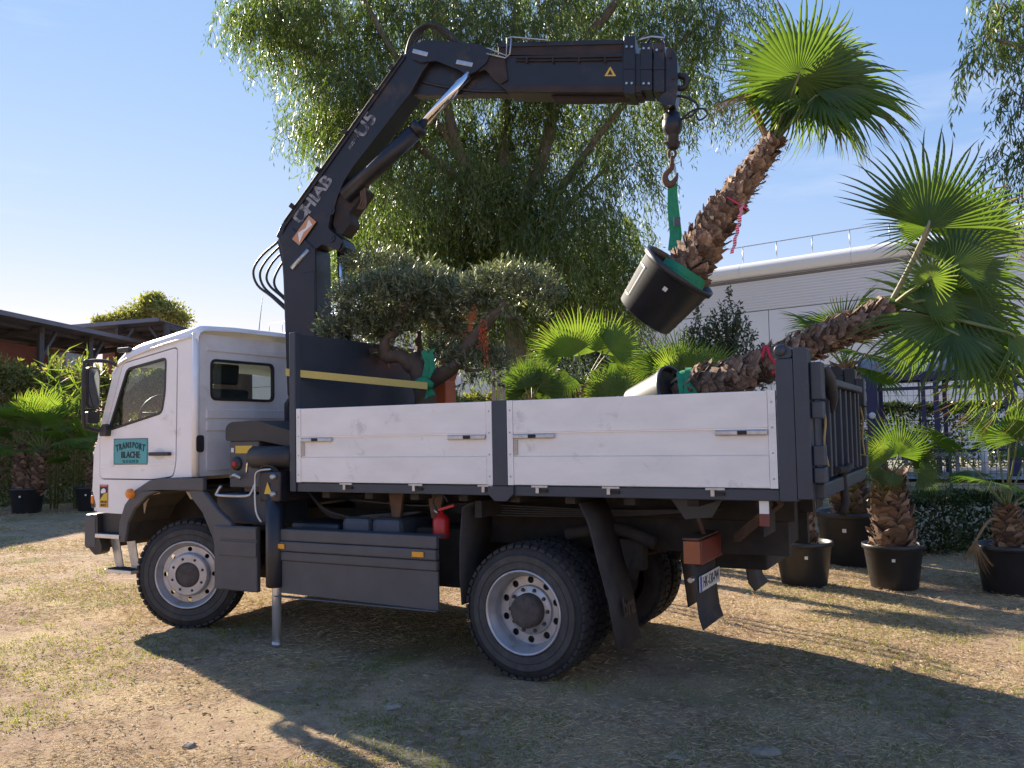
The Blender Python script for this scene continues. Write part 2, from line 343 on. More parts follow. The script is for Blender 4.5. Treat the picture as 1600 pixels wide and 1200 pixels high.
# ---- cab side with wheel cut-out and door opening
side_out = [(-7.90, 1.13), (-7.50, 1.125), (-7.44, 1.25), (-7.30, 1.38), (-7.10, 1.46), (-6.90, 1.485), (-6.52, 1.50), (-6.50, 2.0), (-6.52, 2.62), (-6.54, 2.85),
            (-7.0, 2.80), (-7.40, 2.73), (-7.58, 2.66), (-7.66, 2.52), (-7.90, 1.89), (-7.965, 1.75), (-7.985, 1.35)]
door_out = round_poly([(-7.52, 2.62), (-6.745, 2.735), (-6.765, 1.64), (-6.80, 1.505), (-7.08, 1.475), (-7.86, 1.475), (-7.865, 1.90), (-7.73, 2.07)], 0.05)
win_out = round_poly([(-7.462, 2.575), (-6.885, 2.655), (-6.90, 2.30), (-6.945, 2.105), (-7.70, 1.955), (-7.725, 2.0)], 0.06)
def grow(poly, d):
    c = Vector((sum(p[0] for p in poly)/len(poly), sum(p[1] for p in poly)/len(poly)))
    o = []
    n = len(poly)
    for i in range(n):
        a = Vector(poly[i-1]); b = Vector(poly[(i+1) % n]); t = (b-a); nn = Vector((t.y, -t.x))
        if nn.length < 1e-9: o.append(poly[i]); continue
        nn.normalize(); p = Vector(poly[i])
        if nn.dot(p-c) < 0: nn = -nn
        o.append(tuple(p+nn*d))
    return o
door_gap = grow(door_out, 0.012); win_in = grow(win_out, -0.022)
for yy, sg, near in ((CABN, 1, True), (far(CABN), -1, False)):
    MB().plate(side_out, [door_gap], 0.035, XZ(yy, sg)).build('cab_side', 'white_paint', TRUCK, bevel=0.006)
    door = MB().plate(door_out, [win_out], 0.04, XZ(yy-0.004*sg, sg)).build('door', 'white_paint', TRUCK, bevel=0.006)
    MB().plate(grow(door_out, .05), [grow(win_out, .012)], 0.004, XZ(yy+.042*sg, sg)).build('door_seam_backing', 'black_plastic', door)  # black sheet added behind the door gap, standing in for the seam's shade
    # pressed swage line low on the door
    MB().plate([(-7.85, 1.60), (-6.79, 1.645), (-6.79, 1.618), (-7.85, 1.575)], (), 0.006, XZ(yy-0.009*sg, sg)).build('swage_line', 'white_paint', door, bevel=0.003)
    MB().plate(win_out, [win_in], 0.03, XZ(yy-0.008*sg, sg)).build('window_seal', 'black_plastic', door)
    MB().plate(win_in, (), 0.005, XZ(yy+0.015*sg, sg)).build('window_pane', 'glass', door)
    hb = MB(); hb.box(-7.10, -6.81, yy-0.045*sg, yy-0.02*sg, 1.70, 1.735); hb.box(-7.09, -7.05, yy-0.03*sg, yy+0.0*sg, 1.70, 1.735); hb.box(-6.86, -6.82, yy-0.03*sg, yy, 1.70, 1.735)
    hb.build('door_handle', 'black_plastic', door, bevel=0.008)
    MB().plate(circ(-6.98, 1.715, 0.075, 20, 0.06), (), 0.004, XZ(yy-0.0065*sg, sg)).build('handle_recess', 'white_dull', door)
    if near: NDOOR = door
    # skirt panel under the door, set slightly back, and the front corner
    MB().plate([(-7.985, 1.14), (-7.90, 1.13), (-7.965, 1.75), (-8.0, 1.72)], (), 0.05, XZ(yy+0.02*sg, sg)).build('corner_panel', 'white_paint', TRUCK, bevel=0.01)
    MB().box(-8.03, -7.955, yy+0.01*sg, yy+0.30*sg, 1.17, 1.44).build('headlamp', 'glass_smoke', TRUCK, bevel=0.02)
    MB().box(-7.995, -7.965, yy-0.012*sg, yy+0.012*sg, 1.22, 1.30).build('side_lamp', 'lens_orange', TRUCK, bevel=0.006)
# ---- roof
zt = [(-7.70, 2.60), (-7.62, 2.70), (-7.50, 2.775), (-7.30, 2.83), (-7.0, 2.875), (-6.75, 2.915), (-6.52, 2.945), (-6.47, 2.93), (-6.455, 2.89)]
sec = [(0.0, -0.13), (0.008, -0.07), (0.03, -0.03), (0.07, -0.008), (0.14, 0.0), (0.5, 0.018), (YC-CABN, 0.025)]
rv = []; 
for (x, z) in zt:
    row = [(x, CABN-0.006+y, z+dz) for y, dz in sec]; row += [(x, far(CABN-0.006+y), z+dz) for y, dz in reversed(sec[:-1])]; rv += row
nr = 2*len(sec)-1
MB().add(rv, [(i*nr+k, i*nr+k+1, (i+1)*nr+k+1, (i+1)*nr+k) for i in range(len(zt)-1) for k in range(nr-1)], True).build('cab_roof', 'white_paint', TRUCK)
g = MB(); g.tube([(-7.62, CABN-0.012, 2.60), (-7.45, CABN-0.012, 2.67), (-7.0, CABN-0.012, 2.765), (-6.53, CABN-0.012, 2.83)], 0.010, 6, curve=3); g.build('rain_gutter', 'white_paint', TRUCK)
MB().box(-7.60, -7.42, CABN-0.02, CABN+0.03, 2.735, 2.785).build('roof_lamp', 'black_plastic', TRUCK, bevel=0.012)
# ---- windscreen, front
MB().add([(-7.67, .12, 2.60), (-7.67, far(.12), 2.60), (-7.90, far(.12), 1.90), (-7.90, .12, 1.90)], [(0, 1, 2, 3)]).build('windscreen', 'glass', TRUCK)
for y0, y1 in ((CABN, .13), (far(.13), far(CABN))):
    MB().plate([(-7.66, 2.60), (-7.62, 2.60), (-7.85, 1.88), (-7.92, 1.88)], (), y1-y0, XZ(y0+0.002)).build('windscreen_pillar', 'white_paint', TRUCK, bevel=0.01)
MB().plate([(-7.92, 1.89), (-7.86, 1.89), (-7.93, 1.14), (-7.99, 1.14)], (), far(.10)-.10, XZ(.10)).build('front_panel', 'white_paint', TRUCK, bevel=0.01)
for k in range(5): MB().box(-8.01, -7.97, 0.55, far(0.55), 1.22+k*0.095, 1.27+k*0.095).build('grille_slat', 'black_plastic', TRUCK, bevel=0.006)
bp = MB(); bp.plate(round_poly([(0.03, 0.76), (far(0.03), 0.76), (far(0.03), 1.115), (0.03, 1.115)], 0.05), (), 0.16, YZ(-8.06))
bp.build('bumper', 'grey_plastic', TRUCK, bevel=0.02)
for sg, y0 in ((1, 0.03), (-1, far(0.03))):
    MB().plate(round_poly([(-8.0, 0.77), (-7.90, 0.70), (-7.80, 0.74), (-7.80, 0.80), (-7.86, 0.92), (-7.87, 1.11), (-8.0, 1.11)], 0.03), (), 0.10, XZ(y0+sg*0.004, sg)).build('bumper_end', 'black_plastic', TRUCK, bevel=0.012)
    MB().box(-7.86, -7.50, y0+0.06*sg, y0+0.45*sg, 0.93, 1.12).build('step_well', 'black_plastic', TRUCK)
    st = MB().box(-7.86, -7.47, y0-0.03*sg, y0+0.20*sg, 0.885, 0.925).build('step', 'aluminium_clean', TRUCK, bevel=0.004)
    for k in range(6):
        tb = MB()
        for j in range(3): tb.box(-7.84+k*0.062, -7.80+k*0.062, y0+(0.0+j*0.06)*sg, y0+(0.045+j*0.06)*sg, 0.925, 0.934)
        tb.build('tread_bar', 'dark_under', st)
    for xa, xb in ((-7.80, -7.67), (-7.56, -7.43)):
        MB().plate([(xa, 0.88), (xb, 0.88), (xb+0.07, 0.59), (xa+0.09, 0.57)], (), 0.012, XZ(y0+0.10*sg, sg)).build('step_hanger', 'galvanised', TRUCK, bevel=0.003)
    st = MB().box(-7.72, -7.33, y0-0.02*sg, y0+0.16*sg, 0.545, 0.58).build('step', 'aluminium_clean', TRUCK, bevel=0.004)
    for k in range(6):
        MB().box(-7.70+k*0.062, -7.66+k*0.062, y0+0.0*sg, y0+0.14*sg, 0.58, 0.588).build('tread_bar', 'dark_under', st)
# ---- cab rear wall
XR = -6.50
wins = [rect(0.25, 1.085, 2.235, 2.615, 0.06), rect(far(1.085), far(0.25), 2.235, 2.615, 0.06)]
wall = MB().plate(round_poly([(CABN+0.01, 1.50), (far(CABN+0.01), 1.50), (far(CABN+0.01), 2.86), (CABN+0.01, 2.86)], 0.03), wins, 0.03, YZ(XR, -1)).build('cab_rear_wall', 'white_dull', TRUCK, bevel=0.01)
for wn in wins:
    MB().plate(grow(wn, 0.012), [grow(wn, -0.014)], 0.03, YZ(XR+0.008, -1)).build('window_seal', 'black_plastic', wall)
    MB().plate(grow(wn, -0.013), (), 0.005, YZ(XR-0.01, -1)).build('window_pane', 'glass', wall)
for z0, z1 in ((2.05, 2.14), (1.93, 2.02), (2.70, 2.755)):
    MB().box(XR, XR+0.012, 0.19, far(0.19), z0, z1).build('pressed_rib', 'white_dull', wall, bevel=0.005)
MB().plate(rect(0.19, far(0.19), 1.55, 1.885, 0.03), (), 0.010, YZ(XR, 1)).build('pressed_panel', 'white_dull', wall, bevel=0.004)
MB().plate(rect(0.062, 0.15, 1.73, 1.89, 0.03), (), 0.016, YZ(XR+0.002, 1)).build('air_vent', 'black_plastic', wall, bevel=0.005)
for yy in (CABN+0.0, far(CABN)): MB().tube([(XR-0.02, yy+(0.02 if yy < 1 else -0.02), 1.5), (XR-0.02, yy+(0.02 if yy < 1 else -0.02), 2.86)], 0.034, 10).build('cab_corner', 'white_paint', TRUCK)
MB().box(-7.85, -6.52, .12, far(.12), 1.50, 1.53).build('cab_floor', 'black_plastic', TRUCK)
db = MB(); db.plate([(-7.84, 1.53), (-7.62, 1.53), (-7.60, 1.86), (-7.66, 1.97), (-7.86, 1.93)], (), far(.16)-.16, XZ(.16)); db.build('dashboard', 'black_plastic', TRUCK, bevel=0.02)
for y0 in (0.35, far(0.35)-0.52):
    s_ = MB(); s_.box(-7.20, -6.70, y0, y0+0.52, 1.75, 1.92); s_.plate(round_poly([(-6.86, 1.88), (-6.68, 1.88), (-6.62, 2.34), (-6.74, 2.36)], 0.04), (), 0.50, XZ(y0+0.01))
    so = s_.build('seat', 'seat_cloth', TRUCK, bevel=0.04)
    MB().plate(round_poly([(-6.75, 2.40), (-6.65, 2.40), (-6.63, 2.60), (-6.72, 2.61)], 0.03), (), 0.27, XZ(y0+0.12)).build('headrest', 'seat_cloth', so, bevel=0.03)
sw = MB(); cth = [(-7.70+0.10*math.sin(t)*0.75, 0.62+0.22*math.cos(t), 2.13+0.19*math.sin(t)) for t in [2*PI*k/20 for k in range(21)]]
sw.tube(cth, 0.016, 8); sw.tube([(-7.82, .62, 1.94), (-7.71, .62, 2.12)], 0.03, 8); sw.tube([(-7.70, .42, 2.13), (-7.70, .82, 2.13)], 0.016, 6); sw.build('steering_wheel', 'black_plastic', TRUCK)
MB().tube([(-7.80, .16, 2.10), (-7.76, .15, 2.19), (-7.72, .15, 2.19), (-7.69, .15, 2.12), (-7.69, .15, 1.85)], 0.014, 8, curve=4).build('grab_handle', 'black_plastic', TRUCK)
# ---- mirror
mr = MB().tube([(-7.60, 0.05, 2.61), (-7.72, 0.0, 2.655), (-7.84, -0.09, 2.655), (-7.855, -0.135, 2.60), (-7.86, -0.135, 2.06), (-7.85, -0.09, 1.985), (-7.82, 0.02, 1.955), (-7.76, 0.06, 1.94)], 0.019, 8, curve=4).build('mirror_bracket', 'black_plastic', TRUCK)
MB().plate(rect(-0.115, 0.035, 2.18, 2.60, 0.05), (), 0.09, YZ(-7.93)).build('mirror_housing', 'black_plastic', TRUCK, bevel=0.02)
MB().plate(rect(-0.10, 0.02, 2.20, 2.58, 0.04), (), 0.004, YZ(-7.838)).build('mirror_glass', 'mirror_glass', mr)
MB().plate(rect(-0.10, 0.03, 2.03, 2.15, 0.03), (), 0.06, YZ(-7.90)).build('mirror_housing', 'black_plastic', TRUCK, bevel=0.015)
MB().plate(round_poly([(-7.80, 1.90), (-7.70, 1.90), (-7.69, 1.99), (-7.745, 2.03), (-7.80, 1.98)], 0.02), (), 0.06, XZ(-0.002)).build('mirror_foot', 'black_plastic', TRUCK, bevel=0.01)
MB().tube([(-6.82, 1.2, 2.95), (-6.80, 1.2, 3.10), (-6.755, 1.2, 3.40)], [0.006, 0.004, 0.003], 6).build('antenna', 'black_plastic', TRUCK)
# ---- door sign, stickers
sg = MB().plate(rect(-7.645, -7.150, 1.615, 1.872), (), 0.003, XZ(CABN-0.0075, -1)).build('door_sign', 'sign_teal', NDOOR)
nb = MB(); a, b, c, d = -7.645, -7.150, 1.615, 1.872
nb.plate(rect(a, b, c, d), [rect(a+.006, b-.006, c+.006, d-.006)], 0.001, XZ(CABN-0.011, -1)); nb.build('sign_border', 'ink', sg)
Yf = CABN-0.0125
word = 'TRANSPORT'
cw = [.9, 1.02, 1.0, 1.08, .86, .92, 1.08, 1.02, .9]; cc = [sum(cw[:i])+cw[i]/2 for i in range(9)]
for i, ch in enumerate(word):
    t = (cc[i]/sum(cw)-.5)*2.22; x = -7.3975+t*0.195; z = 1.805-0.030*t*t
    text('sign_letter', ch, 0.092-0.012*(1-abs(t)), 'ink', sg, ((x, Yf, z), (math.cos(-t*0.16), 0, math.sin(-t*0.16)), (-math.sin(-t*0.16), 0, math.cos(-t*0.16))), sx=0.74, bold=0.0022)
text('sign_letters', 'BLACHE', 0.088, 'ink', sg, ((-7.395, Yf, 1.708), (1, 0, 0), (0, 0, 1)), sx=0.86, bold=0.002)
text('sign_letters', '06 75 66 08 20', 0.042, 'ink_faint', sg, ((-7.395, Yf, 1.645), (1, 0, 0), (0, 0, 1)), sx=0.9, bold=0.001)
text('sign_letters', '\u2014 \u2022 \u2014', 0.030, 'ink_faint', sg, ((-7.395, Yf, 1.757), (1, 0, 0), (0, 0, 1)))
sk = MB().plate(rect(-7.868, -7.738, 1.185, 1.412), (), 0.002, XZ(CABN-0.001, -1)).build('warning_sticker', 'sticker_red', TRUCK)
MB().plate(rect(-7.860, -7.746, 1.192, 1.390), (), 0.001, XZ(CABN-0.0035, -1)).build('sticker_field', 'sticker_yellow', sk)
MB().plate([(-7.860, 1.390), (-7.746, 1.390), (-7.746, 1.335), (-7.80, 1.32), (-7.86, 1.262)], (), 0.001, XZ(CABN-0.005, -1)).build('sticker_field', 'ink', sk)
MB().plate(round_poly([(-7.845, 1.325), (-7.80, 1.325), (-7.768, 1.335), (-7.770, 1.362), (-7.80, 1.378), (-7.838, 1.36)], 0.01), (), 0.001, XZ(CABN-0.0065, -1)).build('sticker_figure', 'plate_white', sk)
text('sticker_letters', 'ANGLES\nMORTS', 0.032, 'ink', sk, ((-7.803, CABN-0.0065, 1.222), (1, 0, 0), (0, 0, 1)), sx=0.85, bold=0.0008, thick=0.0006)
text('sticker_letters', 'ATTENTION', 0.018, 'plate_white', sk, ((-7.803, CABN-0.0055, 1.401), (1, 0, 0), (0, 0, 1)), sx=0.95, thick=0.0006)
# ---- front wheel arch
arch_o = [(-7.505, 0.86), (-7.495, 1.05), (-7.42, 1.22), (-7.27, 1.37), (-7.07, 1.462), (-6.90, 1.487), (-6.33, 1.492)]
arch_i = [(-6.33, 1.375), (-6.93, 1.365), (-7.10, 1.315), (-7.27, 1.19), (-7.37, 1.05), (-7.41, 0.86)]
for yy, sg in ((0.0, 1), (far(0.0), -1)):
    MB().plate(arch_o+arch_i, (), 0.05, XZ(yy, sg)).build('wheel_arch', 'grey_plastic', TRUCK, bevel=0.012)
    top = MB(); n = len(arch_i)
    for p, q in zip(arch_i[:-1], arch_i[1:]): top.add([(p[0], yy+.03*sg, p[1]), (q[0], yy+.03*sg, q[1]), (q[0], yy+.5*sg, q[1]), (p[0], yy+.5*sg, p[1])], [(0, 1, 2, 3)], True)
    top.build('arch_liner', 'dark_under', TRUCK)
    MB().plate([(-6.55, 1.38), (-6.36, 1.38), (-6.16, 1.20), (-5.99, 1.09), (-5.99, 0.50), (-6.17, 0.48), (-6.175, 0.72), (-6.22, 0.93), (-6.36, 1.17), (-6.50, 1.30)], (), 0.06, XZ(yy+.015*sg, sg)).build('arch_rear', 'grey_plastic', TRUCK, bevel=0.015)
    MB().box(-6.40, -5.62, yy+.22*sg, yy+.62*sg, 1.06, 1.34).build('battery_box', 'anthracite', TRUCK, bevel=0.02)
    MB().box(-6.19, -5.66, yy+.0*sg, yy+.05*sg, 0.49, 1.065).build('side_skirt', 'grey_plastic', TRUCK, bevel=0.012)
    for z0, z1 in ((0.80, 0.93), (0.95, 1.055)):
        MB().box(-6.12, -5.66, yy-.012*sg, yy+.0*sg, z0, z1).build('skirt_profile', 'grey_plastic', TRUCK, bevel=0.006)
    s2 = MB(); s2.plate([(-5.45, 0.51), (-3.765, 0.485), (-3.765, 0.785), (-5.45, 0.785)], (), 0.025, XZ(yy+.012*sg, sg)); s2.box(-5.45, -3.765, yy-.02*sg, yy+.03*sg, 0.475, 0.487); s2.build('side_skirt', 'grey_plastic', TRUCK, bevel=0.004)
    for z0, z1, dy in ((0.787, 0.868, 0.0), (0.871, 0.955, -.012), (0.958, 1.06, 0.0)):
        MB().box(-5.45, -3.768, yy+(0.0+dy)*sg, yy+.05*sg, z0, z1).build('skirt_profile', 'grey_plastic', TRUCK, bevel=0.012)
    MB().box(-5.45, -3.77, yy+.05*sg, yy+.16*sg, 1.035, 1.058).build('skirt_top', 'grey_plastic', TRUCK, bevel=0.006)
    for x0 in (-5.43, -3.985): MB().box(x0, x0+.11, yy-.024*sg, yy-.013*sg, 0.893, 0.935).build('marker_lamp', 'lens_amber', TRUCK, bevel=0.004)
    MB().lathe([(0.0, -0.05*sg), (0.03, -0.048*sg), (0.045, -0.035*sg), (0.05, 0.0)], (-7.315, yy, 1.335), 'Y', 16).build('indicator_lamp', 'lens_orange', TRUCK)
MB().plate([(-7.22, 1.30), (-7.16, 1.34), (-6.98, 1.355), (-6.98, 1.335), (-7.12, 1.315), (-7.17, 1.24), (-7.20, 1.14)], (), 0.01, XZ(0.055)).build('worn_edge', 'cream_primer', TRUCK)
MB().plate([(-6.62, 1.36), (-6.40, 1.36), (-6.44, 1.30), (-6.56, 1.29)], (), 0.01, XZ(0.056)).build('worn_edge', 'cream_primer', TRUCK)
# ---- chassis
for y0 in (0.82, 1.60): MB().box(-7.75, -1.25, y0, y0+0.08, 0.92, 1.17).build('chassis_rail', 'dark_under', TRUCK)
for x0 in (-7.5, -6.2, -5.0, -4.0, -2.4, -1.4): MB().box(x0, x0+.08, 0.9, 1.6, 0.95, 1.12).build('cross_member', 'dark_under', TRUCK)
MB().box(-7.7, -6.55, .75, 1.75, 0.72, 1.40).build('engine_block', 'dark_under', TRUCK, bevel=0.05)
MB().box(-6.5, -5.6, .95, 1.55, 0.70, 0.98).build('gearbox', 'dark_under', TRUCK, bevel=0.06)
for x0, z0 in ((-6.69, 0.56), (-3.06, 0.51)):
    ax = MB(); ax.tube([(x0, .4, z0), (x0, 2.1, z0)], 0.075, 12); ax.lathe([(0.0, -.22), (.16, -.20), (.20, 0), (.16, .2), (0, .22)], (x0, 1.25, z0), 'Y', 18); ax.build('axle', 'dark_under', TRUCK)
MB().tube([(-5.7, 1.25, .85), (-3.2, 1.25, .55)], 0.05, 10).build('drive_shaft', 'dark_under', TRUCK)
for y0 in (0.66, 1.76):
    for k in range(4):
        l = 0.62-0.12*k
        MB().tube([(-3.06-l, y0+.04, .80-.028*k-.0), (-3.06, y0+.04, .70-.028*k), (-3.06+l, y0+.04, .80-.028*k)], 0.016, 6, curve=4).build('leaf_spring', 'rust_steel', TRUCK)
    MB().tube([(-2.35, y0+.02, .93), (-2.42, y0+.02, .72)], 0.05, 10).build('shock_absorber', 'dark_under', TRUCK)
    MB().box(-2.56, -2.30, y0-.02, y0+.10, .78, 1.02).build('spring_hanger', 'dark_under', TRUCK, bevel=0.02)
for x0, x1 in ((-4.88, -4.58), (-4.56, -4.26)): MB().box(x0, x1, .20, .72, 0.70, 1.16).build('air_tank', 'tank_blue', TRUCK, bevel=0.05)
MB().box(-5.5, -4.95, .25, .72, 0.66, 1.09).build('fuel_tank', 'anthracite', TRUCK, bevel=0.03)
MB().box(-4.2, -3.75, .35, .75, 0.6, 1.08).build('tool_box', 'dark_under', TRUCK, bevel=0.02)
MB().box(-5.1, -3.7, far(.72), far(.16), 0.62, 1.12).build('tool_box', 'dark_under', TRUCK, bevel=0.04)
for k in range(4):
    MB().tube([(-5.35, .30+.03*k, 1.38-.03*k), (-5.05, .25+.02*k, 1.20-.02*k), (-4.6, .28, 1.14+.012*k), (-4.2, .45, 1.20)], 0.012, 6, curve=5).build('hydraulic_hose', 'black_plastic', TRUCK)
# ---- wheels: built with the outer face on y = 0, axle along Y
TR = 0.515
def tyre_mesh(wd, lug_rows, R=TR, seg=56):
    m = MB(); r0 = 0.315
    prof = [(r0, 0.03), (r0+.012, 0.012), (r0+.05, 0.004), (0.40, 0.0), (R-.07, 0.010), (R-.035, 0.026), (R-.016, 0.045), (R-.014, wd*0.5), (R-.016, wd-0.045), (R-.035, wd-0.026), (R-.07, wd-0.01), (0.40, wd), (r0, wd-0.03)]
    m.lathe(prof, n=seg)
    nl = 46
    for k in range(nl):
        for (y0, y1, off, skew) in lug_rows:
            t = 2*PI*(k+off)/nl; dt = 2*PI/nl*0.36
            vs = []
            for rr in (R-.035, R):
                for (yy, tt) in ((y0, t-dt), (y0, t+dt), (y1, t+dt+skew), (y1, t-dt+skew)):
                    edge = 0.014 if (yy < 0.02 or yy > wd-0.02) and rr == R else 0
                    vs.append(((rr-edge)*math.cos(tt), yy, (rr-edge)*math.sin(tt)))
            m.add(vs, [(0, 3, 2, 1), (4, 5, 6, 7), (0, 1, 5, 4), (1, 2, 6, 5), (2, 3, 7, 6), (3, 0, 4, 7)])
    return m
def lugs(wd): return [(0.012, wd*.26, 0.0, 0.02), (wd*.30, wd*.49, 0.45, -0.03), (wd*.52, wd*.70, 0.1, 0.03), (wd*.74, wd-0.012, 0.5, -0.02)]
TY = tyre_mesh(0.27, lugs(0.27)).mesh('tyre', 'rubber')
bm = bmesh.new(); bm.from_mesh(TY); bmesh.ops.recalc_face_normals(bm, faces=bm.faces); bm.to_mesh(TY); bm.free()
def fin(mb, name, m):
    me = mb.mesh(name, m); bm = bmesh.new(); bm.from_mesh(me); bmesh.ops.recalc_face_normals(bm, faces=bm.faces); bm.to_mesh(me); bm.free(); return me
SW = fin(MB().lathe([(0.325, 0.0015), (0.40, -0.0035), (0.425, -0.002)], n=56), 'sidewall_band', 'rubber_dust')
LE = fin(MB().lathe([(0.425, -0.002), (0.428, -0.006), (0.432, -0.002)], n=56).lathe([(0.375, -0.004), (0.378, -0.007), (0.381, -0.004)], n=56), 'sidewall_ring', 'rubber')
# rear rim: deep dish
rr = MB().lathe([(0.318, 0.03), (0.318, 0.0), (0.312, -0.008), (0.302, -0.006), (0.296, 0.008), (0.288, 0.03), (0.270, 0.055), (0.262, 0.075), (0.262, 0.13), (0.258, 0.145)], n=56)
ang = [2*PI*k/10 for k in range(10)]
rr.plate(circ(0, 0, 0.259, 56), [circ(0.224*math.cos(t+.3), 0.224*math.sin(t+.3), 0.027, 14) for t in ang]+[circ(0, 0, 0.10, 30)], 0.014, lambda u, v, w_: (u, 0.140+w_, v))
rr.lathe([(0.188, 0.141), (0.184, 0.122), (0.176, 0.114), (0.10, 0.112)], n=40)
RIM_R = fin(rr, 'rim', 'rim_steel')
hb = MB().lathe([(0.0, 0.010), (0.07, 0.012), (0.112, 0.022), (0.126, 0.045), (0.128, 0.10), (0.132, 0.125)], n=28)
for k in range(8): t = 2*PI*k/8; hb.lathe([(0.0, 0.012), (.010, .013), (.012, .03)], (.098*math.cos(t), 0, .098*math.sin(t)), 'Y', 6, smooth=False)
HUB_R = fin(hb, 'hub', 'hub_dirt')
def nutmesh(R, y, n, rad=0.015, off=0.0):
    m = MB()
    for k in range(n):
        t = 2*PI*k/n+off; m.lathe([(0.0, -0.028), (rad*.7, -0.026), (rad, -0.018), (rad*1.15, 0.0)], (R*math.cos(t), y, R*math.sin(t)), 'Y', 6, smooth=False)
    return m
NUT = fin(nutmesh(0, 0, 1, .0135), 'wheel_nut', 'hub_dirt')
# front rim: disc standing outward
fr = MB().lathe([(0.318, 0.03), (0.318, 0.0), (0.312, -0.008), (0.302, -0.006), (0.296, 0.008), (0.285, 0.035), (0.268, 0.055), (0.262, 0.075)], n=56)
fr.plate(circ(0, 0, 0.263, 56), [circ(0.234*math.cos(t), 0.234*math.sin(t), 0.022, 14) for t in [2*PI*k/8 for k in range(8)]]+[circ(0, 0, 0.203, 36)], 0.012, lambda u, v, w_: (u, 0.058+w_, v))
fr.lathe([(0.204, 0.060), (0.203, 0.040), (0.200, 0.018), (0.194, 0.006), (0.184, 0.001)], n=48)
fr.plate(circ(0, 0, 0.1845, 48), [circ(0.152*math.cos(t+.3), 0.152*math.sin(t+.3), 0.0135, 10) for t in [2*PI*k/8 for k in range(8)]]+[circ(0, 0, 0.118, 32)], 0.02, lambda u, v, w_: (u, 0.0005+w_, v))
RIM_F = fin(fr, 'rim', 'rim_steel')
HUB_F = fin(MB().lathe([(0.0, 0.004), (0.05, 0.003), (0.108, 0.006), (0.118, 0.02)], n=28), 'hub', 'hub_dirt')
DRUM = fin(MB().lathe([(0.0, 0.165), (0.20, 0.165), (0.255, 0.175), (0.255, 0.26), (0.0, 0.26)], n=28), 'brake_drum', 'dark_under')
def wheel(loc, rot, kind):
    M4 = Matrix.Translation(loc) @ Matrix.Rotation(rot, 4, 'Z')
    t = bpy.data.objects.new('wheel', TY); t.matrix_world = M4; COL.objects.link(t); t.parent = TRUCK; t.matrix_parent_inverse = world_of(TRUCK).inverted()
    parts = [SW, LE, DRUM] + ([RIM_R, HUB_R] if kind == 'rear' else [RIM_F, HUB_F] if kind == 'front' else [])
    for me in parts:
        c = bpy.data.objects.new(me.name, me); COL.objects.link(c); c.parent = t
    for k in range({'rear': 10, 'front': 8}.get(kind, 0)):
        q = 2*PI*k/10 if kind == 'rear' else 2*PI*k/8+.3; rn, yn = (.157, .112) if kind == 'rear' else (.152, .040)
        c = bpy.data.objects.new('wheel_nut', NUT); COL.objects.link(c); c.parent = t; c.location = (rn*math.cos(q), yn, rn*math.sin(q))
STEER = math.radians(25)
wheel((-6.62, 0.075, 0.578), STEER, 'front'); wheel((-6.70, far(0.075), 0.578), PI+STEER, 'front')
wheel((-3.06, 0.08, 0.512), 0, 'rear'); wheel((-3.06, 0.40, 0.512), 0, 'inner')
wheel((-3.06, far(0.08), 0.512), PI, 'rear'); wheel((-3.06, far(0.40), 0.512), PI, 'inner')
# ---- load bed
MB().box(-5.20, -1.145, 0.03, far(0.03), 1.425, 1.462).build('bed_floor', 'dark_under', TRUCK)
for y0, y1 in ((0.012, 0.10), (far(0.10), far(0.012))): MB().box(-5.20, -1.14, y0, y1, 1.385, 1.4605).build('bed_rail', 'anthracite', TRUCK, bevel=0.006)
for k in range(9): MB().box(-5.0+k*.46, -4.92+k*.46, 0.105, far(0.105), 1.33, 1.424).build('bed_bearer', 'dark_under', TRUCK)
for y0 in (0.80, 1.58): MB().box(-5.2, -1.2, y0, y0+.12, 1.175, 1.328).build('sub_frame', 'dark_under', TRUCK)
def dropside(x0, x1, yy, sg):
    d = MB(); d.box(x0+.052, x1-.052, yy+.012*sg, yy+.030*sg, 1.468, 2.092); d = d.build('drop_side', 'aluminium', TRUCK)
    for z0, z1, dy in ((1.858, 2.098, 0.0), (1.682, 1.853, 0.007), (1.470, 1.677, 0.0)):
        MB().box(x0+.052, x1-.052, yy+dy*sg, yy+.0115*sg, z0, z1).build('board', 'aluminium', d, bevel=0.0025)
    for xa in (x0, x1-.050): 
        c = MB().box(xa, xa+.050, yy-.003*sg, yy+.034*sg, 1.466, 2.100).build('end_cap', 'aluminium', d, bevel=0.003)
    MB().box(x0+.055, x1-.055, yy-.002*sg, yy+.0*sg, 1.8495, 1.8575).build('groove_lip', 'aluminium_clean', d)
    rv_ = MB()
    for xa in (x0+.025, x1-.025):
        for k in range(4): rv_.lathe([(0, -.004*sg), (.006, -.003*sg), (.007, 0)], (xa, yy-.003*sg, 1.53+k*.165), 'Y', 8)
    rv_.build('rivets', 'galvanised', d)
    for xa, s in ((x0+.056, 1), (x1-.056, -1)):
        l = MB(); l.box(min(xa, xa+s*.34), max(xa, xa+s*.34), yy-.018*sg, yy+.0*sg, 1.810, 1.846); lo = l.build('latch', 'galvanised', d, bevel=0.008)
        MB().box(min(xa+s*.13, xa+s*.19), max(xa+s*.13, xa+s*.19), yy-.024*sg, yy-.0185*sg, 1.816, 1.842).build('latch_catch', 'dark_under', lo)
        if s > 0: MB().box(xa, xa+.03, yy-.003*sg, yy+.007*sg, 1.69, 1.805).build('latch_pocket', 'worn_alu', d)
